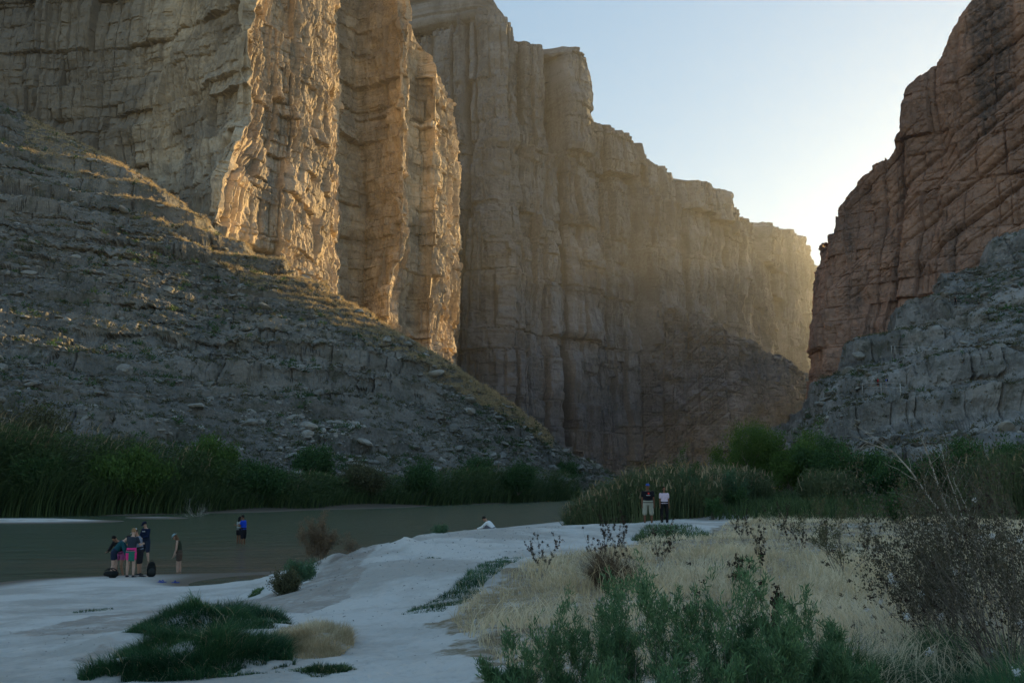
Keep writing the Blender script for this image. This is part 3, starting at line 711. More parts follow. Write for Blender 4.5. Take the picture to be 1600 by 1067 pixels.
for k, (p_, y_, z_, h_, m_, lab_) in enumerate([(70, 116, 1.6, 3.6, 'leafdark', 'rounded dark shrub in the cane near the left edge of the far bank'), (205, 118, 1.6, 3.9, 'leaf', 'green shrub in the cane left of the brighter green bush'),
        (405, 136, 1.6, 3.2, 'leafdark', 'dark shrub in the cane right of the brighter green bush'), (570, 156, 1.6, 3.4, 'leafolive', 'olive shrub in the cane above the leaning brown weed'), (660, 170, 1.6, 3.6, 'leafdark', 'dark shrub in the cane left of the ridge end'), (810, 200, 1.6, 4.2, 'leafdark', 'dark shrub in the last stretch of cane before the reed clump')]):
    shrub('bank_shrub', lab_, 'shrub', (*at(p_, 745, y_)[:2], z_), 900 + k, h_, 12, .8, m_, n_leaf=14000, leaf=(.36, .14), jitter=.6, r0=.05, group='shrubs growing among the far bank cane')
# ---- reed clump in the middle
def reed_clump(name, label, cx, cy, rx_, ry_, h, n, mat, plume_n, seed, w=.04, lean=.3, slope_edge=.35):
    r = np.random.default_rng(seed)
    a = r.uniform(0, 2 * math.pi, n); q = np.sqrt(r.random(n))
    X, Y = cx + rx_ * q * np.cos(a), cy + ry_ * q * np.sin(a)
    base = (cx, cy, float(gz(cx, cy)[0]))
    root = thing(name, label, 'reeds', base)
    Z = gz(X, Y) - .05
    H = h * r.uniform(.55, 1.0, n) * (1 - slope_edge * q ** 3) * (1 + .12 * fbm(X / 1.3, Y / 1.3, octv=2, seed=seed))
    az = np.where(r.random(n) < .65, a + r.normal(size=n) * .5, r.uniform(0, 6.28, n))
    tone = np.clip(.5 + .35 * fbm(X, Y, octv=2, seed=seed + 1) + r.normal(size=n) * .2, 0, 1)
    V, f1, f2, m = blades(np.stack([X, Y, Z], 1), H, r.uniform(.6, 1.4, n) * w, az, r.uniform(.05, 1, n) * lean * (.5 + q), segs=5)
    mesh_np('reed_blades', V - np.array(base), [f1, f2], M[mat], root, attr=np.repeat(tone, m))
    # leaves off the stalks
    k = n * 2; i = r.integers(0, n, k); u = r.uniform(.1, .95, k)
    P = np.stack([X[i] + np.cos(az[i]) * H[i] * .15 * u ** 2, Y[i] + np.sin(az[i]) * H[i] * .15 * u ** 2, Z[i] + H[i] * u], 1)
    D = r.normal(size=(k, 3)) * [1, 1, .5] + [0, 0, .3]
    V, f, t = leaves(P, D, r.uniform(.2, .55, k), r.uniform(.5, 1.2, k) * w, np.clip(tone[i] + r.normal(size=k) * .15, 0, 1))
    mesh_np('reed_leaves', V - np.array(base), f, M[mat], root, attr=t)
    if plume_n:
        i = r.integers(0, n, plume_n)
        V, f1, f2, m = blades(np.stack([X[i] + np.cos(az[i]) * H[i] * .12, Y[i] + np.sin(az[i]) * H[i] * .12, Z[i] + H[i] * .88], 1), r.uniform(.25, .55, plume_n), r.uniform(.05, .1, plume_n), r.uniform(0, 6.28, plume_n), r.uniform(.2, .8, plume_n))
        mesh_np('plumes', V - np.array(base), [f1, f2], M['plume'], root, attr=np.repeat(r.random(plume_n), m))
    return root
reed_clump('reed_clump', 'large rounded clump of grey green reeds with tan tips beside the water behind the couple', 7.4, 57.5, 4.3, 7.5, 3.3, 13000, 'reedmid', 1300, 41, w=.05)
reed_clump('reed_clump', 'lower reeds with tan tips between the big clump and the green tree', 12.6, 66, 4.2, 5, 3.2, 6500, 'reedmid', 700, 42, w=.05)
reed_clump('reed_clump', 'pale upright reeds in front of the dark shrubs right of the bright green tree', 19.6, 62, 1.9, 1.5, 2.5, 2200, 'reedmid', 60, 43, w=.05, lean=.15)
reed_clump('reed_clump', 'tall pale stemmed reeds at the right edge of the photo below the ledge slope', 24.8, 50, 2.6, 2.0, 3.9, 3200, 'reedmid', 100, 44, w=.05, lean=.15)

# ---- trees and shrubs at the canyon mouth
def gxy(px, Y, py=770):
    x = rx(px, py) * Y; return (x, Y, float(gz(x, Y)[0]) - .03)
shrub('willow_tree', 'bright green feathery tree standing right of the reed clump before the canyon gap', 'tree', gxy(1180, 84), 51, 4.5, 16, .75, 'leaf', n_leaf=46000, leaf=(.17, .05), jitter=.30, r0=.07, depth=3)
shrub('willow_tree', 'green tree merging with the right side of the bright feathery tree', 'tree', gxy(1240, 82), 52, 3.5, 14, .85, 'leaf', n_leaf=32000, leaf=(.22, .07), jitter=.30, r0=.06)
for k, (p, Y, h, sp, lab, m) in enumerate([
        (1300, 78, 5.0, .8, 'dark green shrub with a bright leafy top in the middle of the thicket', 'leafdark'),
        (1352, 72, 4.2, .8, 'broad dark green shrub right of the pale reeds', 'leafdark'),
        (1285, 90, 6.0, .6, 'taller green shrub rising behind the dark thicket against the pale slope', 'leaf'),
        (1400, 66, 3.2, .9, 'low dark shrub behind the bleached bare branches', 'leafdark'),
        (1450, 60, 3.5, .8, 'dark olive shrub between the bare branches and the right reeds', 'leafdark'),
        (1500, 64, 4.4, .7, 'dark green shrub behind the top of the thorny bush', 'leafdark'),
        (1560, 58, 4.6, .7, 'dark green shrub left of the tall pale stemmed reeds at the right edge', 'leafdark'),
        (1645, 52, 4.8, .7, 'green shrub cut by the right edge of the photo', 'leafdark')]):
    shrub('thicket_shrub', lab, 'shrub', gxy(p, Y), 60 + k, h * .62, 13, sp + .15, m, n_leaf=20000, leaf=(.18, .07), jitter=.26, r0=.05, group='shrubs of the thicket below the ledge slope')
for k, (p, Y, h, lab, m, nl) in enumerate([
        (1085, 53, 1.7, 'blue green bush just right of the woman in the pale top', 'leafblue', 8000),
        (1060, 55, 2.3, 'dark teal bush behind the couple at the foot of the big reed clump', 'leafdark', 8000),
        (1128, 56, 1.8, 'small teal bush standing alone right of the reed clump', 'leafblue', 5000),
        (1112, 50, .8, 'low dark bush at the edge of the sand path', 'leafdark', 3500),
        (1150, 55, .8, 'low dark bush below the bright green tree', 'leafdark', 3000),
        (1405, 40, 1.0, 'low dark green bush beside the pale rock at the back of the straw field', 'leafdark', 5000)]):
    shrub('low_bush', lab, 'bush', gxy(p, Y), 80 + k, h, 9, .8, m, n_leaf=nl, leaf=(.10, .04), jitter=.08, r0=.02, depth=2, group='low bushes behind the straw field')
# green filler along the foot of the thicket
n = 42000
px = rng.uniform(1110, 2050, n); Y = rng.uniform(50, 74, n); X = rx(px, 780) * Y
tag(blade_obj('thicket_undergrowth', np.stack([X, Y, gz(X, Y) - .05], 1), rng.uniform(.4, 1.5, n) * (.7 + .5 * fbm(X / 3, Y / 3, octv=2, seed=95)), rng.uniform(.02, .06, n), rng.uniform(0, 6.28, n), rng.uniform(.1, .6, n), M['reed'], segs=3), 'tangled dark green undergrowth below the thicket shrubs', kind='stuff')

# ---- straw field
def footprint(pts, z=1.65): return [on(a, b, z)[:2] for a, b in pts]
def scatter(poly, n, rnd):
    p = np.array(poly); lo, hi = p.min(0), p.max(0)
    X = rnd.uniform(lo[0], hi[0], n); Y = rnd.uniform(lo[1], hi[1], n); k = in_poly(X, Y, poly); return X[k], Y[k]
def field(name, mat, N, hmin, hmax, w, label, seed, lean=1.0, tonef=None, poly=FIELD, th=None, dens=True):
    r = np.random.default_rng(seed)
    X, Y = scatter(poly, N, r)
    if dens:                                                  # thin with distance: blades get wider instead
        k = r.random(len(X)) < np.clip(14.0 / Y, .12, 1); X, Y = X[k], Y[k]
    if th is not None:
        k = fbm(X / 1.6, Y / 1.6, octv=3, seed=seed + 3) > th; X, Y = X[k], Y[k]
    n = len(X); cl = fbm(X / .9, Y / .9, octv=3, seed=seed + 1); big = fbm(X / 3.2, Y / 3.2, octv=2, seed=seed + 2)
    H = r.uniform(hmin, hmax, n) * (1 + 1.3 * cl).clip(.2) * (1 + .6 * big) * (1 - .5 * sstep(20, 34, Y))
    az = fbm(X / 1.3, Y / 1.3, octv=2, seed=seed + 4) * 7 + r.normal(size=n) * .7
    tone = np.clip(.5 + 1.0 * cl + .45 * big + r.normal(size=n) * .2, 0, 1)
    return tag(blade_obj(name, np.stack([X, Y, gz(X, Y) - .01 + .16 * np.maximum(cl + .5 * big, 0)], 1), H, w * np.clip(Y / 9, .8, 4.5) * r.uniform(.6, 1.3, n), az, r.uniform(.25, 1.0, n) * lean, M[mat], tone, segs=4, droop=.9), label, kind='stuff')
field('dry_grass', 'strawpale', 720000,   .12, .36, .0075, 'pale dry grass covering the bank on the right', 101, lean=1.35)
field('dry_grass_tops', 'straw', 100000, .3, .62, .005, 'taller wispy straw standing in patches over the dry grass', 102, th=.02)

# ---- grass mounds and tufts
def tuft(name, label, pts, z, n, mat, hmin, hmax, w, seed, mound=.0, group=None, lean=.9):
    r = np.random.default_rng(seed); poly = footprint(pts, z)
    X, Y = scatter(poly, n, r); c = np.array(poly).mean(0); ext = np.array(poly).std(0) * 1.9
    d = 1 - np.hypot((X - c[0]) / ext[0], (Y - c[1]) / ext[1]); kp = fbm(X / .45, Y / .45, octv=3, seed=seed + 7) * 1.3 + d > -.02; X, Y = X[kp], Y[kp]
    d = np.clip(1 - np.hypot((X - c[0]) / ext[0], (Y - c[1]) / ext[1]), 0, 1)
    m = len(X); base = (c[0], c[1], float(gz(c[0], c[1])[0]))
    H = r.uniform(hmin, hmax, m) * (.4 + 1.0 * d) * (1 + 1.3 * fbm(X / .4, Y / .4, octv=3, seed=seed)).clip(.25)
    az = np.arctan2(Y - c[1], X - c[0]) + r.normal(size=m) * .9
    Z = gz(X, Y) - .01 + mound * d ** .7 * (1 + .9 * fbm(X / .5, Y / .5, octv=2, seed=seed + 9))
    root = thing(name, label, 'grass', base, group)
    V, f1, f2, k = blades(np.stack([X, Y, Z], 1), H, w * r.uniform(.6, 1.4, m), az, r.uniform(.2, 1, m) * lean, segs=4, droop=.9)
    tn = np.clip(.3 + .7 * fbm(X / .4, Y / .4, octv=2, seed=seed + 1) + r.normal(size=m) * .25, 0, 1)
    mesh_np('grass_blades', V - np.array(base), [f1, f2], M[mat], root, attr=np.repeat(tn, k))
    if mat in ('grass', 'lawn') and n > 3000:
        i = r.integers(0, m, max(40, m // 40))
        V, f1, f2, k = blades(np.stack([X[i], Y[i], Z[i]], 1), H[i] * r.uniform(.9, 1.7, len(i)), w * .9 * np.ones(len(i)), r.uniform(0, 6.28, len(i)), r.uniform(.4, 1.1, len(i)), segs=4, droop=.9)
        mesh_np('dry_blades', V - np.array(base), [f1, f2], M['straw'], root, attr=np.repeat(r.random(len(i)), k))
    return root
tuft('grass_mound', 'dark green grass mound in front at the bottom left of the sand path', [(120, 1052), (220, 1015), (300, 990), (380, 985), (440, 1008), (462, 1038), (430, 1056), (300, 1066), (150, 1066)], 1.35, 60000, 'lawn', .06, .24, .007, 111)
tuft('grass_mound', 'dark green grass mound behind the front mound', [(185, 996), (240, 978), (310, 955), (370, 960), (440, 972), (470, 985), (400, 992), (300, 1000), (240, 1010)], 1.2, 42000, 'lawn', .05, .20, .008, 112)
tuft('straw_tuft', 'tan dry grass tuft right of the two green mounds', [(405, 1000), (440, 978), (500, 970), (545, 985), (553, 1008), (530, 1028), (470, 1035), (420, 1022)], 1.3, 30000, 'strawpale', .03, .20, .006, 113)
tuft('grass_mound', 'green grass strip along the left edge of the straw field', [(625, 945), (690, 915), (745, 892), (815, 872), (830, 876), (760, 905), (725, 935), (690, 948)], 1.45, 24000, 'lawn', .04, .12, .009, 114, .0)
tuft('grass_mound', 'thin green grass in shade below the tan tuft', [(430, 1046), (520, 1030), (560, 1040), (540, 1052), (450, 1058)], 1.4, 5000, 'grass', .02, .07, .008, 115)
tuft('grass_mound', 'small green grass patch on the path beside the eroded bank', [(385, 922), (398, 912), (415, 910), (405, 918)], .85, 1500, 'grass', .05, .12, .012, 116)
tuft('grass_mound', 'green weeds at the back end of the sand path before the couple', [(985, 838), (1010, 824), (1080, 824), (1120, 832), (1060, 842), (1010, 848)], 1.65, 9000, 'grass', .08, .30, .016, 117)
tuft('grass_mound', 'thin green tuft on top of the pale sand hump', [(655, 866), (690, 864), (688, 870), (662, 871)], 1.5, 700, 'grass', .03, .08, .012, 118)
tuft('grass_mound', 'low green sprigs where the beach meets the trodden sand', [(105, 950), (175, 938), (180, 942), (120, 954)], .7, 900, 'grass', .02, .06, .012, 119)
tuft('straw_tuft', 'yellow green grass tuft standing on the far sandbar', [(130, 805), (185, 803), (190, 798), (135, 799)], .1, 5000, 'reedmid', .8, 2.0, .07, 120)

# ---- bushes on the eroded bank
def sxy(px, py, z): x, y, _ = on(px, py, z); return (x, y, float(gz(x, y)[0]) - .02)
shrub('brown_weed', 'brown seeding weed leaning over the water from the eroded bank', 'weed', sxy(498, 884, .95), 121, 1.0, 22, .8, 'brown', 'bleached', n_leaf=15000, leaf=(.04, .022), jitter=.045, r0=.006, depth=2)
shrub('bank_bush', 'grey green bush growing at the foot of the eroded bank', 'bush', sxy(446, 930, .8), 122, .42, 26, 1.9, 'leafolive', n_leaf=9000, leaf=(.05, .018), jitter=.05, r0=.005, depth=2)
shrub('bank_bush', 'grey green bush between the lower bush and the brown weed', 'bush', sxy(470, 908, .85), 123, .5, 20, 1.3, 'leafblue', n_leaf=7000, leaf=(.05, .018), jitter=.05, r0=.005, depth=2)
shrub('bank_bush', 'small bush at the water end of the pale sand hump', 'bush', sxy(690, 832, 1.5), 124, .5, 12, .95, 'leafblue', n_leaf=3500, leaf=(.06, .022), jitter=.05, r0=.005, depth=2)
shrub('brown_weed', 'thin dry weed on the lip of the bank right of the leaning brown weed', 'weed', sxy(548, 850, 1.5), 125, .35, 14, 1.0, 'brown', 'bleached', n_leaf=900, leaf=(.04, .02), jitter=.05, r0=.004, depth=2)
shrub('driftwood_branch', 'bleached driftwood branches lying in the water at the end of the sandbar', 'driftwood', (*at(308, 805, 112)[:2], -.1), 126, 2.6, 16, 3.5, 'brown', 'bleached', n_leaf=0, r0=.03, up=0, wob=.3)
shrub('bank_bush', 'small green plant beside the seated person in white', 'bush', (-1.45, 44.6, float(gz(-1.45, 44.6)[0]) - .02), 127, .8, 10, .8, 'leafolive', n_leaf=1800, leaf=(.06, .025), jitter=.06, r0=.005, depth=2)

# ---- foreground feathery shrubs
for k, (p, Y, h, lab) in enumerate([
        (800, 6.9, .55, 'leftmost low sprig of the feathery green shrubs along the bottom'),
        (880, 6.6, .85, 'feathery green shrub second from the left along the bottom'),
        (955, 6.8, .95, 'feathery green shrub directly below the couple in the distance'),
        (1040, 6.2, 1.1, 'tallest feathery green shrub near the bottom centre'),
        (1120, 6.6, 1.0, 'feathery green shrub just left of the dark seed stalk'),
        (1195, 6.1, .85, 'feathery green shrub below the dark seed stalk'),
        (1262, 6.6, .85, 'feathery green shrub below the young sapling'),
        (1330, 6.4, .55, 'rightmost low feathery shrub along the bottom'),
        (1000, 5.6, .7, 'feathery green shrub cut by the bottom edge at centre'),
        (1150, 5.4, .65, 'feathery green shrub cut by the bottom edge right of centre')]):
    x = rx(p, 1000) * Y
    shrub('feathery_shrub', lab, 'shrub', (x, Y, float(gz(x, Y)[0]) - .03), 130 + k, h * .8, 11, .55, 'feather', n_leaf=8500, leaf=(.042, .0065), jitter=.014, r0=.006, depth=3, wob=.12, kids=(3, 5), ratio=.42, kink=.25, group='feathery green shrubs along the bottom', upl=.5)
# fine grass along the bottom edge
FP = [(rx(a, 1067) * y, y) for a, y in [(760, 7.2), (1000, 6.8), (1240, 8.0), (1420, 9.2), (1650, 9.6), (1650, 4.4), (760, 4.4)]]
field('foreground_grass', 'lawn', 110000, .14, .40, .006, 'tangled green grass along the bottom edge', 141, poly=FP, dens=False)

# ---- sapling, seed stalks, weeds
shrub('sapling', 'young leafless topped sapling with brown buds standing in the straw field', 'sapling', sxy(1318, 890, 1.72), 151, 1.55, 7, .42, 'leafolive', 'bark', n_leaf=5200, leaf=(.04, .014), jitter=.035, r0=.012, depth=3, stemname='trunk', folname='crown')
def stalk(name, label, loc, h, seed, n=5, spread=.35, clumps=26, size=.028, mat='seed', group=None):
    """dry stalk carrying knobbly seed heads"""
    S, Tw = grow(seed, h, n, spread, depth=1, seg=8, wob=.10, r0=.004, kids=(3, 5), ratio=.45, kink=.4)
    root = thing(name, label, 'weed', loc, group)
    V, q, m = tubes(S[:, :3], S[:, 3:6], S[:, 6] + .001, S[:, 7] + .001); mesh_np('stem', V, q, M['bark'], root, attr=np.repeat(rng.random(len(S)) * .3, m))
    r = np.random.default_rng(seed + 1); up = S[S[:, 5] > h * .35]; i = r.integers(0, len(up), clumps); c = up[i, 3:6]
    k = 22; P = np.repeat(c, k, 0) + r.normal(size=(clumps * k, 3)) * size * .5
    V, q, t = leaves(P, r.normal(size=P.shape), np.full(len(P), size), np.full(len(P), size * .7), r.random(len(P)))
    mesh_np('seed_heads', V, q, M[mat], root, attr=t)
    return root
x = rx(1205, 940) * 8.3
stalk('seed_stalk', 'dark seed stalk with knobbly heads rising above the feathery shrubs', (x, 8.3, float(gz(x, 8.3)[0])), .95, 161, 3, .22, 60, .026)
x = rx(1098, 930) * 9.0
stalk('seed_stalk', 'single short dark seed spike left of the big seed stalk', (x, 9.0, float(gz(x, 9.0)[0])), .75, 162, 1, .2, 16, .02)
for k, (a, b, h, lab) in enumerate([
        (848, 880, .75, 'leftmost weed with dark seed heads at the edge of the sand path'),
        (935, 872, 1.0, 'dark seeding weed on the left of the straw field'),
        (965, 868, 1.0, 'dark seeding weed close to the green weeds before the couple'),
        (1030, 872, .85, 'thin dark seeding weed below the couple'),
        (960, 895, .8, 'dark seeding weed nearest the brown tussock'),
        (1165, 845, .9, 'dark seeding weed below the bright green tree'),
        (1215, 842, 1.0, 'dark seeding weed left of the sapling behind'),
        (1250, 858, .9, 'dark seeding weed in the middle of the straw field left of the sapling'),
        (1290, 850, 1.0, 'dark seeding weed just behind the sapling'),
        (1150, 912, .7, 'short dark seeding weed left of the big seed stalk'),
        (1360, 862, .8, 'dark seeding weed right of the sapling'),
        (1185, 870, .8, 'dark seeding weed in front of the bright green tree')]):
    stalk('seeding_weed', lab, sxy(a, b, 1.7), h, 170 + k, 6, .6, 90, .022, group='dark seeding weeds in the straw field')
tuft('straw_tuft', 'brown tussock in the straw field below the dark weeds', [(930, 900), (985, 900), (985, 912), (935, 912)], 1.65, 5000, 'brown', .3, .55, .01, 190)

# ---- right thorny bush and bare branches
for k, (p, Y, h, ns, nl, lab) in enumerate([
        (1490, 9.2, 1.15, 22, 7000, 'twiggy half bare bush leaning left beside the straw field on the right'),
        (1570, 8.2, 1.45, 24, 9000, 'dense dark thorny bush with white fluff at the right edge'),
        (1640, 9.6, 1.6, 22, 7000, 'thorny bush cut by the right edge of the photo'),
        (1440, 10.5, .75, 12, 2200, 'small withered bush left of the twiggy bushes')]):
    x = rx(p, 950) * Y
    o = shrub('thorny_bush', lab, 'bush', (x, Y, float(gz(x, Y)[0]) - .03), 200 + k, h, ns, .8, 'deadleaf', 'bark', n_leaf=nl, leaf=(.024, .013), jitter=.018, r0=.008, depth=3, wob=.09, kids=(4, 6), ratio=.45, kink=.30, group='thorny bushes on the right')
    o.rotation_euler = (0, -.28, 0)
    r = np.random.default_rng(300 + k); nc = 9 if k in (1, 2) else 3
    c = np.stack([r.normal(size=nc) * .35, r.normal(size=nc) * .3, r.uniform(.25, h, nc)], 1); m = 60
    P = np.repeat(c, m, 0) + r.normal(size=(nc * m, 3)) * .012
    V, q, t = leaves(P, r.normal(size=P.shape), np.full(len(P), .016), np.full(len(P), .008), r.random(len(P)))
    mesh_np('seed_fluff', V, q, M['cotton'], o, attr=t)
    P = np.repeat(np.stack([r.normal(size=60) * .45, r.normal(size=60) * .4, r.uniform(.3, h * 1.05, 60)], 1), 24, 0) + r.normal(size=(1440, 3)) * .008
    V, q, t = leaves(P, r.normal(size=P.shape), np.full(len(P), .017), np.full(len(P), .012), r.random(len(P)))
    mesh_np('seed_heads', V, q, M['seed'], o, attr=t)
def bare(label, pts, Y, r0, seed):
    """long bare branch drawn through picture points at its own depth, with side twigs"""
    r = np.random.default_rng(seed); P = np.array([at(a, b, Y + dy) for a, b, dy in pts])
    t = np.linspace(0, len(P) - 1, len(P) * 5); C = np.stack([np.interp(t, np.arange(len(P)), P[:, k]) for k in range(3)], 1)
    C[:, :] += fbm(t[:, None] * 1.3 + np.arange(3) * 9, t[:, None] * 0, octv=2, seed=seed) * .015
    rad = np.linspace(r0, r0 * .2, len(C))
    segs = [np.concatenate([C[i], C[i + 1], [rad[i], rad[i + 1]]]) for i in range(len(C) - 1)]
    for i in range(3, len(C) - 1, 2):
        d = unit(C[i] - C[i - 1]) + r.normal(size=3) * .45; p = C[i]; L = r.uniform(.15, .5)
        for s in range(5):
            d = unit(d + r.normal(size=3) * .2); q = p + d * L / 5; segs.append(np.concatenate([p, q, [rad[i] * .45 * (1 - s / 6), rad[i] * .45 * (1 - (s + 1) / 6)]])); p = q
    S = np.array(segs); base = P[0].copy(); base[2] = gz(base[0], base[1])[0]
    root = thing('bare_branch', label, 'branch', tuple(base), 'bleached bare branches on the right')
    S = np.concatenate([S, [np.concatenate([base, P[0], [r0 * 1.1, r0]])]], 0)
    V, q, m = tubes(S[:, :3] - base, S[:, 3:6] - base, S[:, 6], S[:, 7], 5); mesh_np('stem', V, q, M['bleached'], root, attr=np.repeat(r.random(len(S)), m))
bare('bleached bare branch reaching farthest left and bending over at its tip', [(1505, 870, 0), (1470, 800, .1), (1430, 745, .2), (1398, 705, .2), (1355, 690, .3), (1330, 682, .3)], 9.6, .013, 401)
bare('bleached bare branch standing tallest in the middle of the bare branches', [(1503, 880, 0), (1490, 815, 0), (1462, 745, .1), (1446, 705, .1), (1436, 680, .1)], 10.0, .014, 402)
bare('thin bleached branch rising right of the tallest bare branch', [(1520, 860, 0), (1495, 780, .2), (1478, 730, .2), (1468, 695, .3)], 10.6, .008, 403)
bare('thin pale branch close beside the right edge reeds', [(1530, 850, 0), (1508, 790, .2), (1490, 750, .2), (1500, 715, .3)], 11.2, .007, 404)

# ---- pebbles and litter on the sand
r1 = np.random.default_rng(77)
PP = footprint([(0, 940), (420, 930), (560, 850), (700, 835), (860, 830), (900, 830), (760, 900), (700, 950), (780, 1067), (0, 1067)], 1.35)
X, Y = scatter(PP, 2600, r1)
P = np.stack([X, Y, gz(X, Y)], 1)
rocks('pebbles', P, r1.uniform(.004, .014, len(P)) * np.clip(Y / 14, .8, 2), M['bark'] if False else M['slope'], 'small dark pebbles and twigs scattered on the trodden sand', seed=9)
rk = rocks('pale_boulder', np.array([at(1417, 784, 42)]), np.array([.55]), M['slope'], None, flat=.4, seed=12)
tag(rk, 'pale flat boulder at the back of the straw field', 'boulder'); rk['kind'] = 'thing'

# ------------------------------------------------------------------ people
def plain(name, c, rough=.8):
    t = NT(name); n = t.noise(30, 3, .6)
    return t.done(t.mix(t.math('MULTIPLY', t.ramp(n, .3, .7), .35), c, tuple(x * .7 for x in c)), rough)
SKIN = {'fair': plain('fair_skin', (.52, .33, .25), .6), 'tan': plain('tan_skin', (.36, .20, .13), .6), 'brown': plain('brown_skin', (.17, .085, .05), .6)}
_cm = {}
def cloth(c):
    if c not in _cm: _cm[c] = plain('cloth_%d' % len(_cm), c, .9)
    return _cm[c]
SV, SF = ico(2)
def ball(c, r, rot=None):
    v = SV * np.array(r)
    if rot is not None: v = v @ np.array(rot).T
    return v + np.array(c), SF
def cone(a, b, ra, rb, k=12):
    a, b = np.array(a, float), np.array(b, float)
    V, q, _ = tubes(a[None], b[None], np.array([ra]), np.array([rb]), k)
    f = [tuple(r) for r in q] + [tuple(range(k - 1, -1, -1)), tuple(range(k, 2 * k))]
    return V, f
def limb(a, b, ra, rb): return [cone(a, b, ra, rb), ball(a, (ra,) * 3), ball(b, (rb,) * 3)]
def loft(rings):
    """rings: (centre, half width, half depth, right vector, forward vector)"""
    k = 16; V = []; f = []
    for c, w, d, u, v in rings:
        for j in range(k):
            a = 2 * math.pi * j / k; V.append(np.array(c) + np.array(u) * math.cos(a) * w + np.array(v) * math.sin(a) * d)
    for i in range(len(rings) - 1):
        for j in range(k): f.append((i * k + j, i * k + (j + 1) % k, (i + 1) * k + (j + 1) % k, (i + 1) * k + j))
    f += [tuple(range(k - 1, -1, -1)), tuple((len(rings) - 1) * k + j for j in range(k))]
    return np.array(V), f
def merge(parts):
    V, Fs, o = [], [], 0
    for v, f in parts:
        V += [tuple(map(float, x)) for x in v]; Fs += [tuple(int(i) + o for i in q) for q in f]; o += len(v)
    return V, Fs
def fused(name, parts, mat, parent, voxel=.012, extra=None):
    """overlapping volumes fused into one skin by a voxel remesh"""
    V, Fs = merge(parts)
    me = bpy.data.meshes.new(name); me.from_pydata(V, [], Fs)
    o = bpy.data.objects.new(name, me); col.objects.link(o)
    m = o.modifiers.new('skin', 'REMESH'); m.mode = 'VOXEL'; m.voxel_size = voxel; m.use_smooth_shade = True
    s = o.modifiers.new('smooth', 'SMOOTH'); s.iterations = 4; s.factor = .5
    dg = bpy.context.evaluated_depsgraph_get()
    me2 = bpy.data.meshes.new_from_object(o.evaluated_get(dg)); o.modifiers.clear()
    if extra:
        bm = bmesh.new(); bm.from_mesh(me2); V, Fs = merge(extra)
        vs = [bm.verts.new(v) for v in V]
        for q in Fs:
            try: bm.faces.new([vs[i] for i in q])
            except ValueError: pass
        for q in bm.faces: q.smooth = True
        bm.to_mesh(me2); bm.free()
    o.data = me2; me2.name = name; me2.materials.clear(); me2.materials.append(mat); o.parent = parent
    return o
def solid(name, parts, mat, parent, smooth=True):
    V, Fs = merge(parts); me = bpy.data.meshes.new(name); me.from_pydata(V, [], Fs); me.materials.append(mat)
    for p in me.polygons: p.use_smooth = smooth
    o = bpy.data.objects.new(name, me); col.objects.link(o); o.parent = parent; return o
def box(c, s, u=(1, 0, 0), v=(0, 1, 0)):
    u, v = np.array(u, float), np.array(v, float); w = np.cross(u, v)
    V = [np.array(c) + u * s[0] * a + v * s[1] * b + w * s[2] * d for d in (-.5, .5) for b in (-.5, .5) for a in (-.5, .5)]
    return np.array(V), [(0, 2, 3, 1), (4, 5, 7, 6), (0, 1, 5, 4), (2, 6, 7, 3), (0, 4, 6, 2), (1, 3, 7, 5)]
def nv(*a): a = np.array(a, float); return a / np.linalg.norm(a)
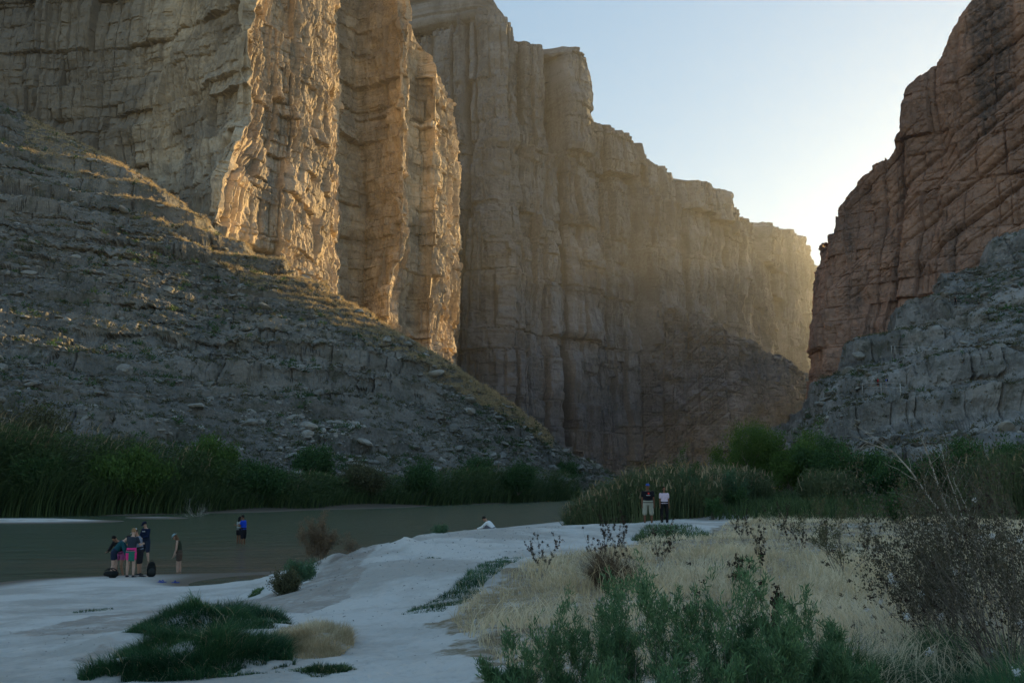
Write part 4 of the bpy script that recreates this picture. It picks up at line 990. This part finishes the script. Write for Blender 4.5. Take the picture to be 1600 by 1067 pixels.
def person(label, loc, face, H=1.7, lean=0, head=0, arms=None, legs=None, top=None, bottom=None, hair=None, hat=None, shoes=None, skin='fair', wide=1.0, group=None, prints=None, wrap=None, pack=None, voxel=.012, sit=False, turn=0):
    """face: heading in degrees, 0 = away from the camera (+Y), 180 = towards it. lean, head in degrees forward."""
    root = thing('person', label, 'person', loc, group); root.rotation_euler.z = R(-face)
    k = H / 1.7; w = wide
    arms = arms or [((-.12, .02, -1), (-.03, .15, -1)), ((.12, .02, -1), (.03, .15, -1))]
    legs = legs or [((-.05, .02, -1), (-.01, -.03, -1)), ((.05, .02, -1), (.01, -.03, -1))]
    le = R(lean); up = np.array([0, math.sin(le), math.cos(le)]); fw = np.array([0, math.cos(le), -math.sin(le)]); rt = np.array([1.0, 0, 0])
    lens = (.43 * k, .41 * k); hipw = .095 * k
    low = min(sum(nv(*d)[2] * L for d, L in zip(l, lens)) for l in legs)
    pel = np.array([0, 0, (-low + .05 * k) if not sit else .12 * k])
    mid = pel + up * .10 * k; wa = pel + up * .20 * k; ch = pel + up * .38 * k; sh = pel + up * .50 * k; nb = pel + up * .54 * k
    he = R(lean + head); hu = np.array([math.sin(R(turn)) * 0, math.sin(he), math.cos(he)]); hf = np.array([0, math.cos(he), -math.sin(he)])
    hc = nb + (up * .5 + hu * .5) * .07 * k + hu * .115 * k
    P = [loft([(pel - up * .05 * k, .13 * k * w, .095 * k * w, rt, fw), (mid, .165 * k * w, .115 * k * w, rt, fw), (wa, .14 * k * w, .10 * k * w, rt, fw), (ch, .165 * k * w, .115 * k * w, rt, fw), (sh, .175 * k * w, .085 * k * w, rt, fw), (nb, .07 * k, .06 * k, rt, fw)])]
    P += limb(nb - up * .03 * k, hc - hu * .06 * k, .056 * k, .05 * k)
    Rm = np.stack([rt, hf, hu], 1)
    P += [ball(hc, (.073 * k, .092 * k, .112 * k), Rm), ball(hc - hu * .055 * k + hf * .04 * k, (.045 * k, .045 * k, .05 * k), Rm), ball(hc + hf * .095 * k - hu * .012 * k, (.014 * k, .022 * k, .024 * k), Rm),
          ball(hc + rt * .075 * k - hu * .005 * k, (.012 * k, .02 * k, .03 * k), Rm), ball(hc - rt * .075 * k - hu * .005 * k, (.012 * k, .02 * k, .03 * k), Rm)]
    topP = [loft([(pel + up * .03 * k, .178 * k * w, .13 * k * w, rt, fw), (wa, .162 * k * w, .125 * k * w, rt, fw), (ch, .182 * k * w, .132 * k * w, rt, fw), (sh, .19 * k * w, .098 * k * w, rt, fw), (nb - up * .01 * k, .09 * k, .078 * k, rt, fw)])]
    botP = [loft([(pel - up * .07 * k, .15 * k * w, .115 * k * w, rt, fw), (mid, .182 * k * w, .132 * k * w, rt, fw), (wa - up * .03 * k, .158 * k * w, .118 * k * w, rt, fw)])]
    fingers, shoeP = [], []
    for s, (d1, d2) in zip((-1, 1), arms):
        a = sh - up * .025 * k + rt * s * .165 * k * w; b = a + nv(*d1) * .285 * k; c = b + nv(*d2) * .245 * k
        P += limb(a, b, .05 * k, .04 * k) + limb(b, c, .04 * k, .027 * k)
        hd = nv(*d2); pu = nv(*np.cross(hd, [0, 1, .3])) ; pn = np.cross(pu, hd); pc = c + hd * .045 * k
        P += [ball(pc, (.05 * k, .034 * k, .017 * k), np.stack([hd, pu, pn], 1))]
        for q in range(4):                                   # four unequal curled fingers
            p = c + hd * .082 * k + pu * (q - 1.5) * .019 * k; L = (.062, .074, .07, .054)[q] * k; d = hd
            for j in range(3):
                d = nv(*(d + pn * .32)); n = p + d * L * (.45, .32, .23)[j]; fingers.append(cone(p, n, .0088 * k, .0078 * k, 6)); p = n
        p = c + hd * .03 * k - pu * .03 * k; d = nv(*(hd * .7 - pu * .75))
        for j in range(2): n = p + d * .033 * k; fingers.append(cone(p, n, .011 * k, .009 * k, 6)); p = n; d = nv(*(d + hd * .5 + pn * .2))
        if top and top[1] != 'none':
            e = a + (b - a) * .55; topP += limb(a, e if top[1] == 'short' else b, .066 * k * w ** .5, .06 * k)
            if top[1] == 'long': topP += limb(b, c, .054 * k, .04 * k)
    for s, (d1, d2) in zip((-1, 1), legs):
        a = pel + rt * s * hipw * w - up * .02 * k; b = a + nv(*d1) * lens[0]; c = b + nv(*d2) * lens[1]
        P += limb(a, b, .085 * k * w ** .5, .055 * k) + limb(b, b + (c - b) * .35, .053 * k, .058 * k) + limb(b + (c - b) * .35, c, .056 * k, .034 * k)
        t = c + np.array([s * .03, .15, -.035]) * k; hl = c + np.array([0, -.035, -.035]) * k
        foot = limb(hl, t, .035 * k, .026 * k) + limb(c, hl, .035 * k, .036 * k)
        if shoes: fused('shoe', limb(hl, t, .046 * k, .036 * k) + limb(c - (c - b) * .05, hl, .042 * k, .046 * k), cloth(shoes), root, voxel)
        P += foot
        if bottom:
            if bottom[1] == 'pants': botP += limb(a, b, .102 * k * w ** .5, .078 * k) + limb(b, c - (c - b) * .03, .076 * k, .062 * k)
            else: botP += limb(a, a + (b - a) * (.9 if bottom[1] == 'long_shorts' else .5), .108 * k * w ** .5, .092 * k * w ** .5)
    fused('body', P, SKIN[skin], root, voxel, fingers)
    if top: fused('shirt', topP, cloth(top[0]), root, voxel)
    if bottom: fused('trousers' if bottom[1] == 'pants' else 'shorts', botP, cloth(bottom[0]), root, voxel)
    for s in (-1, 1):
        solid('eye', [ball(hc + rt * s * .03 * k + hf * .083 * k + hu * .008 * k, (.011 * k, .008 * k, .008 * k), Rm)], cloth((.03, .025, .02)), root)
    solid('mouth', [ball(hc + hf * .083 * k - hu * .052 * k, (.02 * k, .008 * k, .006 * k), Rm)], cloth((.25, .09, .08)), root)
    if hair:
        hp = [ball(hc + hu * .025 * k - hf * .018 * k, (.083 * k, .092 * k, .105 * k), Rm)]
        if hair[1] == 'long': hp += limb(hc - hf * .04 * k, nb - up * .10 * k - fw * .05 * k, .082 * k, .06 * k)
        if hair[1] == 'bob': hp += limb(hc - hf * .035 * k, hc - hf * .04 * k - hu * .10 * k, .088 * k, .075 * k)
        if hair[1] == 'tail': hp += limb(hc - hf * .085 * k + hu * .03 * k, hc - hf * .13 * k - hu * .10 * k, .03 * k, .016 * k)
        if hair[1] == 'bun': hp += [ball(hc - hf * .09 * k + hu * .07 * k, (.035 * k,) * 3)]
        fused('hair', hp, cloth(hair[0]), root, voxel)
    if hat:
        ht = thing_part('cap', root)
        solid('crown', [loft([(hc + hu * (.045 + .02 * i) * k - hf * .01 * k, r * k, r * 1.12 * k, rt, hf) for i, r in enumerate((.09, .091, .086, .07, .04))])], cloth(hat[0]), ht)
        if hat[1] == 'cap': solid('brim', [ball(hc + hu * .048 * k + hf * .12 * k, (.07 * k, .07 * k, .008 * k), Rm)], cloth(hat[0]), ht)
        else: solid('brim', [ball(hc + hu * .05 * k, (.15 * k, .16 * k, .010 * k), Rm)], cloth(hat[0]), ht)
    if pack:
        b = ch - fw * .20 * k - up * .02 * k
        fused('backpack', [ball(b, (.14 * k, .10 * k, .24 * k), np.stack([rt, fw, up], 1)), ball(b - fw * .07 * k - up * .06 * k, (.10 * k, .06 * k, .12 * k), np.stack([rt, fw, up], 1))], cloth(pack), root, voxel)
    if wrap:                                                 # garment tied round the waist
        q = [loft([(pel + up * .02 * k, .20 * k, .14 * k, rt, fw), (pel - up * .05 * k, .20 * k, .15 * k, rt, fw)]), box(pel + rt * .10 * k - fw * .13 * k - up * .16 * k, (.22 * k, .03 * k, .36 * k), nv(1, .15, 0), nv(-.15, 1, 0))]
        fused('waist_wrap', q, cloth(wrap), root, voxel)
    for (px_, pz_, sx_, sz_, c_, n_) in prints or ():
        f0 = ch + fw * (.133 * k * w + .004) + up * pz_ * k + rt * px_ * k; g = sx_ / n_
        solid('shirt_print', [box(f0 + rt * ((i + .5) * g - sx_ / 2) * k, (g * .72 * k, .006, sz_ * (1 - .25 * (i % 2)) * k), rt, fw) for i in range(n_)], cloth(c_), root, False)
    return root
def thing_part(name, root):
    o = bpy.data.objects.new(name, None); o.empty_display_size = .1; col.objects.link(o); o.parent = root; return o
def gpt(px, py, z, sink=0.0):
    x, y, _ = on(px, py, z); return (x, y, float(gz(x, y)[0]) - sink)
GRP = 'friends gathered at the water edge'
D_ = (0, .1, -1)
person('person bent forward in a teal and black jacket, leftmost of the huddle by the packs', gpt(176, 901, .03), 75, 1.62, lean=38, head=25, arms=[((-.1, .5, -1), (.3, 1, .1)), ((.1, .3, -1), (0, .35, -1))], legs=[((-.05, .25, -1), (-.02, -.2, -1)), ((.05, .02, -1), (.02, -.12, -1))],
       top=((.012, .075, .095), 'long'), bottom=((.02, .03, .06), 'shorts'), hair=((.012, .010, .009), 'short'), shoes=(.03, .04, .05), skin='fair', group=GRP)
person('dark haired person in black top and pink shorts bending within the huddle', gpt(188, 899, .02), 200, 1.66, lean=32, head=30, arms=[((-.2, .6, -1), (.3, .8, -.3)), ((.2, .6, -1), (-.3, .8, -.3))], legs=[((-.1, .4, -1), (-.02, -.3, -1)), ((.1, .4, -1), (.02, -.3, -1))],
       top=((.015, .014, .016), 'long'), bottom=((.42, .10, .26), 'shorts'), hair=((.012, .010, .009), 'short'), skin='tan', group=GRP)
person('blonde person seen from behind in a dark top and bright pink shorts with green wrap', gpt(203, 903, .08), 10, 1.68, lean=6, head=12, arms=[((-.25, .5, -1), (.2, 1, .1)), ((.25, .5, -1), (-.2, 1, .1))],
       top=((.03, .04, .055), 'short'), bottom=((.85, .05, .26), 'shorts'), hair=((.30, .18, .09), 'bun'), shoes=(.03, .03, .035), wrap=(.03, .16, .12), skin='fair', group=GRP)
person('person in grey t-shirt, black vest and white cap facing the huddle', gpt(217, 899, .03), 262, 1.70, lean=12, head=25, arms=[((-.1, .45, -1), (.1, 1, 0)), ((.1, .45, -1), (-.1, 1, 0))],
       top=((.20, .23, .29), 'short'), bottom=((.02, .02, .025), 'long_shorts'), hair=((.05, .035, .025), 'short'), hat=((.6, .6, .62), 'cap'), shoes=(.03, .03, .035), skin='tan', group=GRP)
person('tall person in navy hoodie and cap standing barefoot in the shallow water behind the huddle', (*on(227, 876, .0)[:2], -.06), 205, 1.80, lean=6, head=28, arms=[((-.15, .25, -1), (.3, .9, -.2)), ((.15, .25, -1), (-.3, .9, -.2))],
       legs=[((-.12, .1, -1), (-.05, -.12, -1)), ((.10, .12, -1), (.1, -.02, -1))], top=((.006, .014, .045), 'long'), bottom=((.02, .03, .055), 'long_shorts'), hair=((.02, .015, .012), 'short'), hat=((.01, .013, .03), 'cap'), skin='fair', group=GRP,
       prints=[(0, .04, .17, .035, (.6, .62, .65), 6)])
person('wading person in a pale sun hat and dark tank top looking down at the water', (*on(279, 893, .0)[:2], -.16), 262, 1.64, lean=10, head=38, arms=[((-.08, .05, -1), (0, .35, -1)), ((.08, .05, -1), (0, .35, -1))], legs=[((-.02, .1, -1), (-.01, -.05, -1)), ((.02, -.02, -1), (.01, -.08, -1))],
       top=((.03, .04, .025), 'none'), bottom=((.10, .07, .055), 'shorts'), hair=((.13, .07, .04), 'long'), hat=((.26, .36, .38), 'sun'), skin='fair')
person('person in a royal blue shirt standing in the river beside a companion in grey', (*on(380, 850, .0)[:2], -.10), 285, 1.74, lean=4, head=15, arms=[((-.15, .35, -1), (.1, 1, .25)), ((.15, .35, -1), (-.1, 1, .25))],
       top=((.01, .06, .55), 'short'), bottom=((.012, .012, .018), 'long_shorts'), hair=((.012, .01, .01), 'short'), skin='brown', wide=1.12)
person('person in a pale grey shirt half hidden by the companion in blue in the river', (*on(372.5, 848.5, .0)[:2], -.10), 40, 1.62, lean=2, head=10, top=((.30, .34, .34), 'short'), bottom=((.012, .012, .018), 'shorts'), hair=((.012, .01, .01), 'long'), skin='brown')
person('large person in a black t-shirt, khaki shorts and blue cap by the reeds', gpt(1013, 816, 1.68), 183, 1.80, lean=0, head=4, wide=1.28, top=((.010, .010, .014), 'short'), bottom=((.33, .33, .27), 'long_shorts'), hair=((.02, .015, .012), 'short'), hat=((.04, .09, .32), 'cap'), shoes=(.05, .05, .05), skin='brown',
       prints=[(-.02, .05, .09, .07, (.75, .05, .04), 1), (0, -.03, .17, .025, (.65, .65, .65), 7)])
person('person in a pale pink t-shirt and black trousers by the reeds', gpt(1038.5, 817, 1.68), 172, 1.58, lean=0, head=0, wide=1.08, top=((.62, .50, .60), 'short'), bottom=((.010, .010, .012), 'pants'), hair=((.012, .009, .008), 'bob'), shoes=(.5, .5, .5), skin='brown')
x, y, z = at(773, 834, 44.5)
person('seated person in a white shirt beyond the pale sand hump', (x, y, z + .02), 292, 1.68, lean=42, head=12, sit=True, arms=[((-.2, .7, -.7), (.1, 1, -.3)), ((.2, .7, -.7), (-.1, 1, -.3))], legs=[((-.15, 1, .55), (0, .5, -1)), ((.15, 1, .55), (0, .5, -1))],
       top=((.72, .74, .76), 'long'), bottom=((.12, .12, .14), 'pants'), hair=((.012, .010, .009), 'short'), skin='tan')
# belongings on the beach
def backpack(label, loc, rz_, lying, c=(.012, .014, .014)):
    root = thing('backpack', label, 'backpack', loc, 'black backpacks left on the sand'); root.rotation_euler = (0, 0, rz_)
    def T(v): v = np.array(v, float); return np.stack([v[..., 0], v[..., 2], v[..., 1] + .13], -1) if lying else v
    b = [ball((0, 0, .25), (.17, .11, .25)), ball((0, 0, .12), (.17, .12, .14)), ball((0, 0, .42), (.13, .09, .12))]
    fused('pack_body', [(T(v), f) for v, f in b], cloth(c), root)
    fused('front_pocket', [(T(v), f) for v, f in [ball((0, -.10, .19), (.12, .06, .13))]], cloth((.03, .033, .033)), root)
    for s in (-1, 1):
        pts = [np.array([s * .08, .10 + .09 * math.sin(math.pi * i / 8), .46 - .38 * i / 8]) for i in range(9)]
        solid('shoulder_strap', [(T(v), f) for a, q in zip(pts, pts[1:]) for v, f in [cone(a, q, .018, .018, 6)]], cloth((.02, .02, .02)), root)
    pts = [np.array([.05 * math.cos(math.pi * i / 6), 0, .53 + .05 * math.sin(math.pi * i / 6)]) for i in range(7)]
    solid('carry_loop', [(T(v), f) for a, q in zip(pts, pts[1:]) for v, f in [cone(a, q, .008, .008, 6)]], cloth((.02, .02, .02)), root)
backpack('black backpack lying flat at the feet of the huddle', gpt(183, 904, .1), R(75), True)
backpack('black backpack standing upright right of the huddle', gpt(236, 901, .1), R(25), False)
def footwear(name, label, loc, rz_, c, group=None):
    root = thing(name, label, 'shoes', loc, group); root.rotation_euler.z = rz_
    for s in (-1, 1):
        sh_ = solid('sole', [loft([((s * .07, -.12, .012), .03, .01, (1, 0, 0), (0, 0, 1)), ((s * .07, -.06, .012), .04, .012, (1, 0, 0), (0, 0, 1)), ((s * .07, .07, .012), .048, .012, (1, 0, 0), (0, 0, 1)), ((s * .07, .14, .012), .028, .01, (1, 0, 0), (0, 0, 1))])], cloth(c), root)
        pts = [np.array([s * .07 + .045 * math.cos(math.pi * i / 6), .03, .015 + .055 * math.sin(math.pi * i / 6)]) for i in range(7)]
        solid('strap', [cone(a, q, .014, .014, 6) for a, q in zip(pts, pts[1:])], cloth(c), root)
footwear('sandals', 'blue sandals on the sand just right of the upright backpack', gpt(253, 906, .15), R(70), (.05, .08, .35))
footwear('sandals', 'blue sandals on the sand below the wading person in the sun hat', gpt(275, 905, .15), R(100), (.06, .09, .30))
footwear('shoes', 'dark shoes left between the huddle and the upright backpack', gpt(222, 900, .12), R(80), (.02, .02, .022))

# ---- trail on the right slope: hikers and handrails standing on the ledges
def slope_at(px, py):
    V = SLO[:int(SLO.shape[0] / 1.2)]
    d = (np.abs(V[..., 0] / V[..., 1] - rx(px, py)) + np.abs((V[..., 2] - CAM_Z) / V[..., 1] - rz(py)))
    return V[np.unravel_index(np.argmin(d), d.shape)].astype(float)
def hiker(label, px, py, **kw):
    p = slope_at(px, py); person(label, (p[0], p[1] - .9, p[2] - .05), voxel=.03, group='hikers on the ledge trail', **kw)
hiker('hiker in a red shirt at the lower handrail on the ledges', 1369.5, 607, face=60, H=1.75, top=((.62, .03, .05), 'short'), bottom=((.05, .015, .02), 'long_shorts'), hair=((.02, .015, .01), 'short'), shoes=(.5, .5, .5), skin='tan', pack=(.01, .01, .01))
hiker('hiker in a blue shirt with a black pack at the lower handrail on the ledges', 1381.5, 607, face=290, H=1.75, top=((.06, .13, .45), 'short'), bottom=((.25, .25, .28), 'long_shorts'), hair=((.02, .015, .01), 'short'), shoes=(.5, .5, .5), skin='tan', pack=(.01, .01, .01))
hiker('hiker in a white shirt highest on the trail near the red cliff', 1479, 478, face=30, H=1.75, top=((.65, .65, .70), 'short'), bottom=((.02, .02, .03), 'pants'), hair=((.02, .015, .01), 'short'), skin='tan')
hiker('hiker in black just right of the hiker in white high on the trail', 1490, 478, face=200, H=1.75, top=((.012, .012, .015), 'short'), bottom=((.012, .012, .015), 'pants'), hair=((.02, .015, .01), 'short'), skin='tan')
M['rail'] = plain('galvanised_rail', (.42, .43, .42), .5)
def handrail(label, pts, h):
    P = [slope_at(*p) - np.array([0, 1.0, 0]) for p in pts]; base = P[0]
    root = thing('handrail', label, 'railing', tuple(base))
    for p in P:
        solid('post', [cone(p - base - [0, 0, .5], p - base + [0, 0, h], .075, .075, 8)], M['rail'], root)
    for u in (1.0, .5):
        for a, b in zip(P, P[1:]): solid('rail', [cone(a - base + [0, 0, h * u], b - base + [0, 0, h * u], .04, .04, 6)], M['rail'], root)
handrail('pale metal handrail beside the two hikers on the lower ledge', [(1346, 612), (1375.5, 613), (1404, 614)], 1.5)
handrail('pale metal handrail on the upper ledge above the two hikers', [(1390, 551), (1395, 551), (1433, 552), (1470, 554)], 1.2)

# ------------------------------------------------------------------ haze in the canyon
hm = bpy.data.materials.new('canyon_haze'); hm.use_nodes = True
hn = hm.node_tree.nodes; hn.remove(hn['Principled BSDF'])
pv = hn.new('ShaderNodeVolumePrincipled')
pv.inputs['Color'].default_value = (.90, .95, 1, 1); pv.inputs['Density'].default_value = HAZE; pv.inputs['Anisotropy'].default_value = .66
hm.node_tree.links.new(pv.outputs[0], hn['Material Output'].inputs['Volume'])
HV = np.array([(x, y, z) for x in (-2700, 2700) for y in (-60, 2700) for z in (-12, 660)], float)
ho = mesh_np('haze', HV, np.array([(0, 1, 3, 2), (4, 6, 7, 5), (0, 4, 5, 1), (2, 3, 7, 6), (0, 2, 6, 4), (1, 5, 7, 3)]), hm)
tag(ho, kind='stuff')
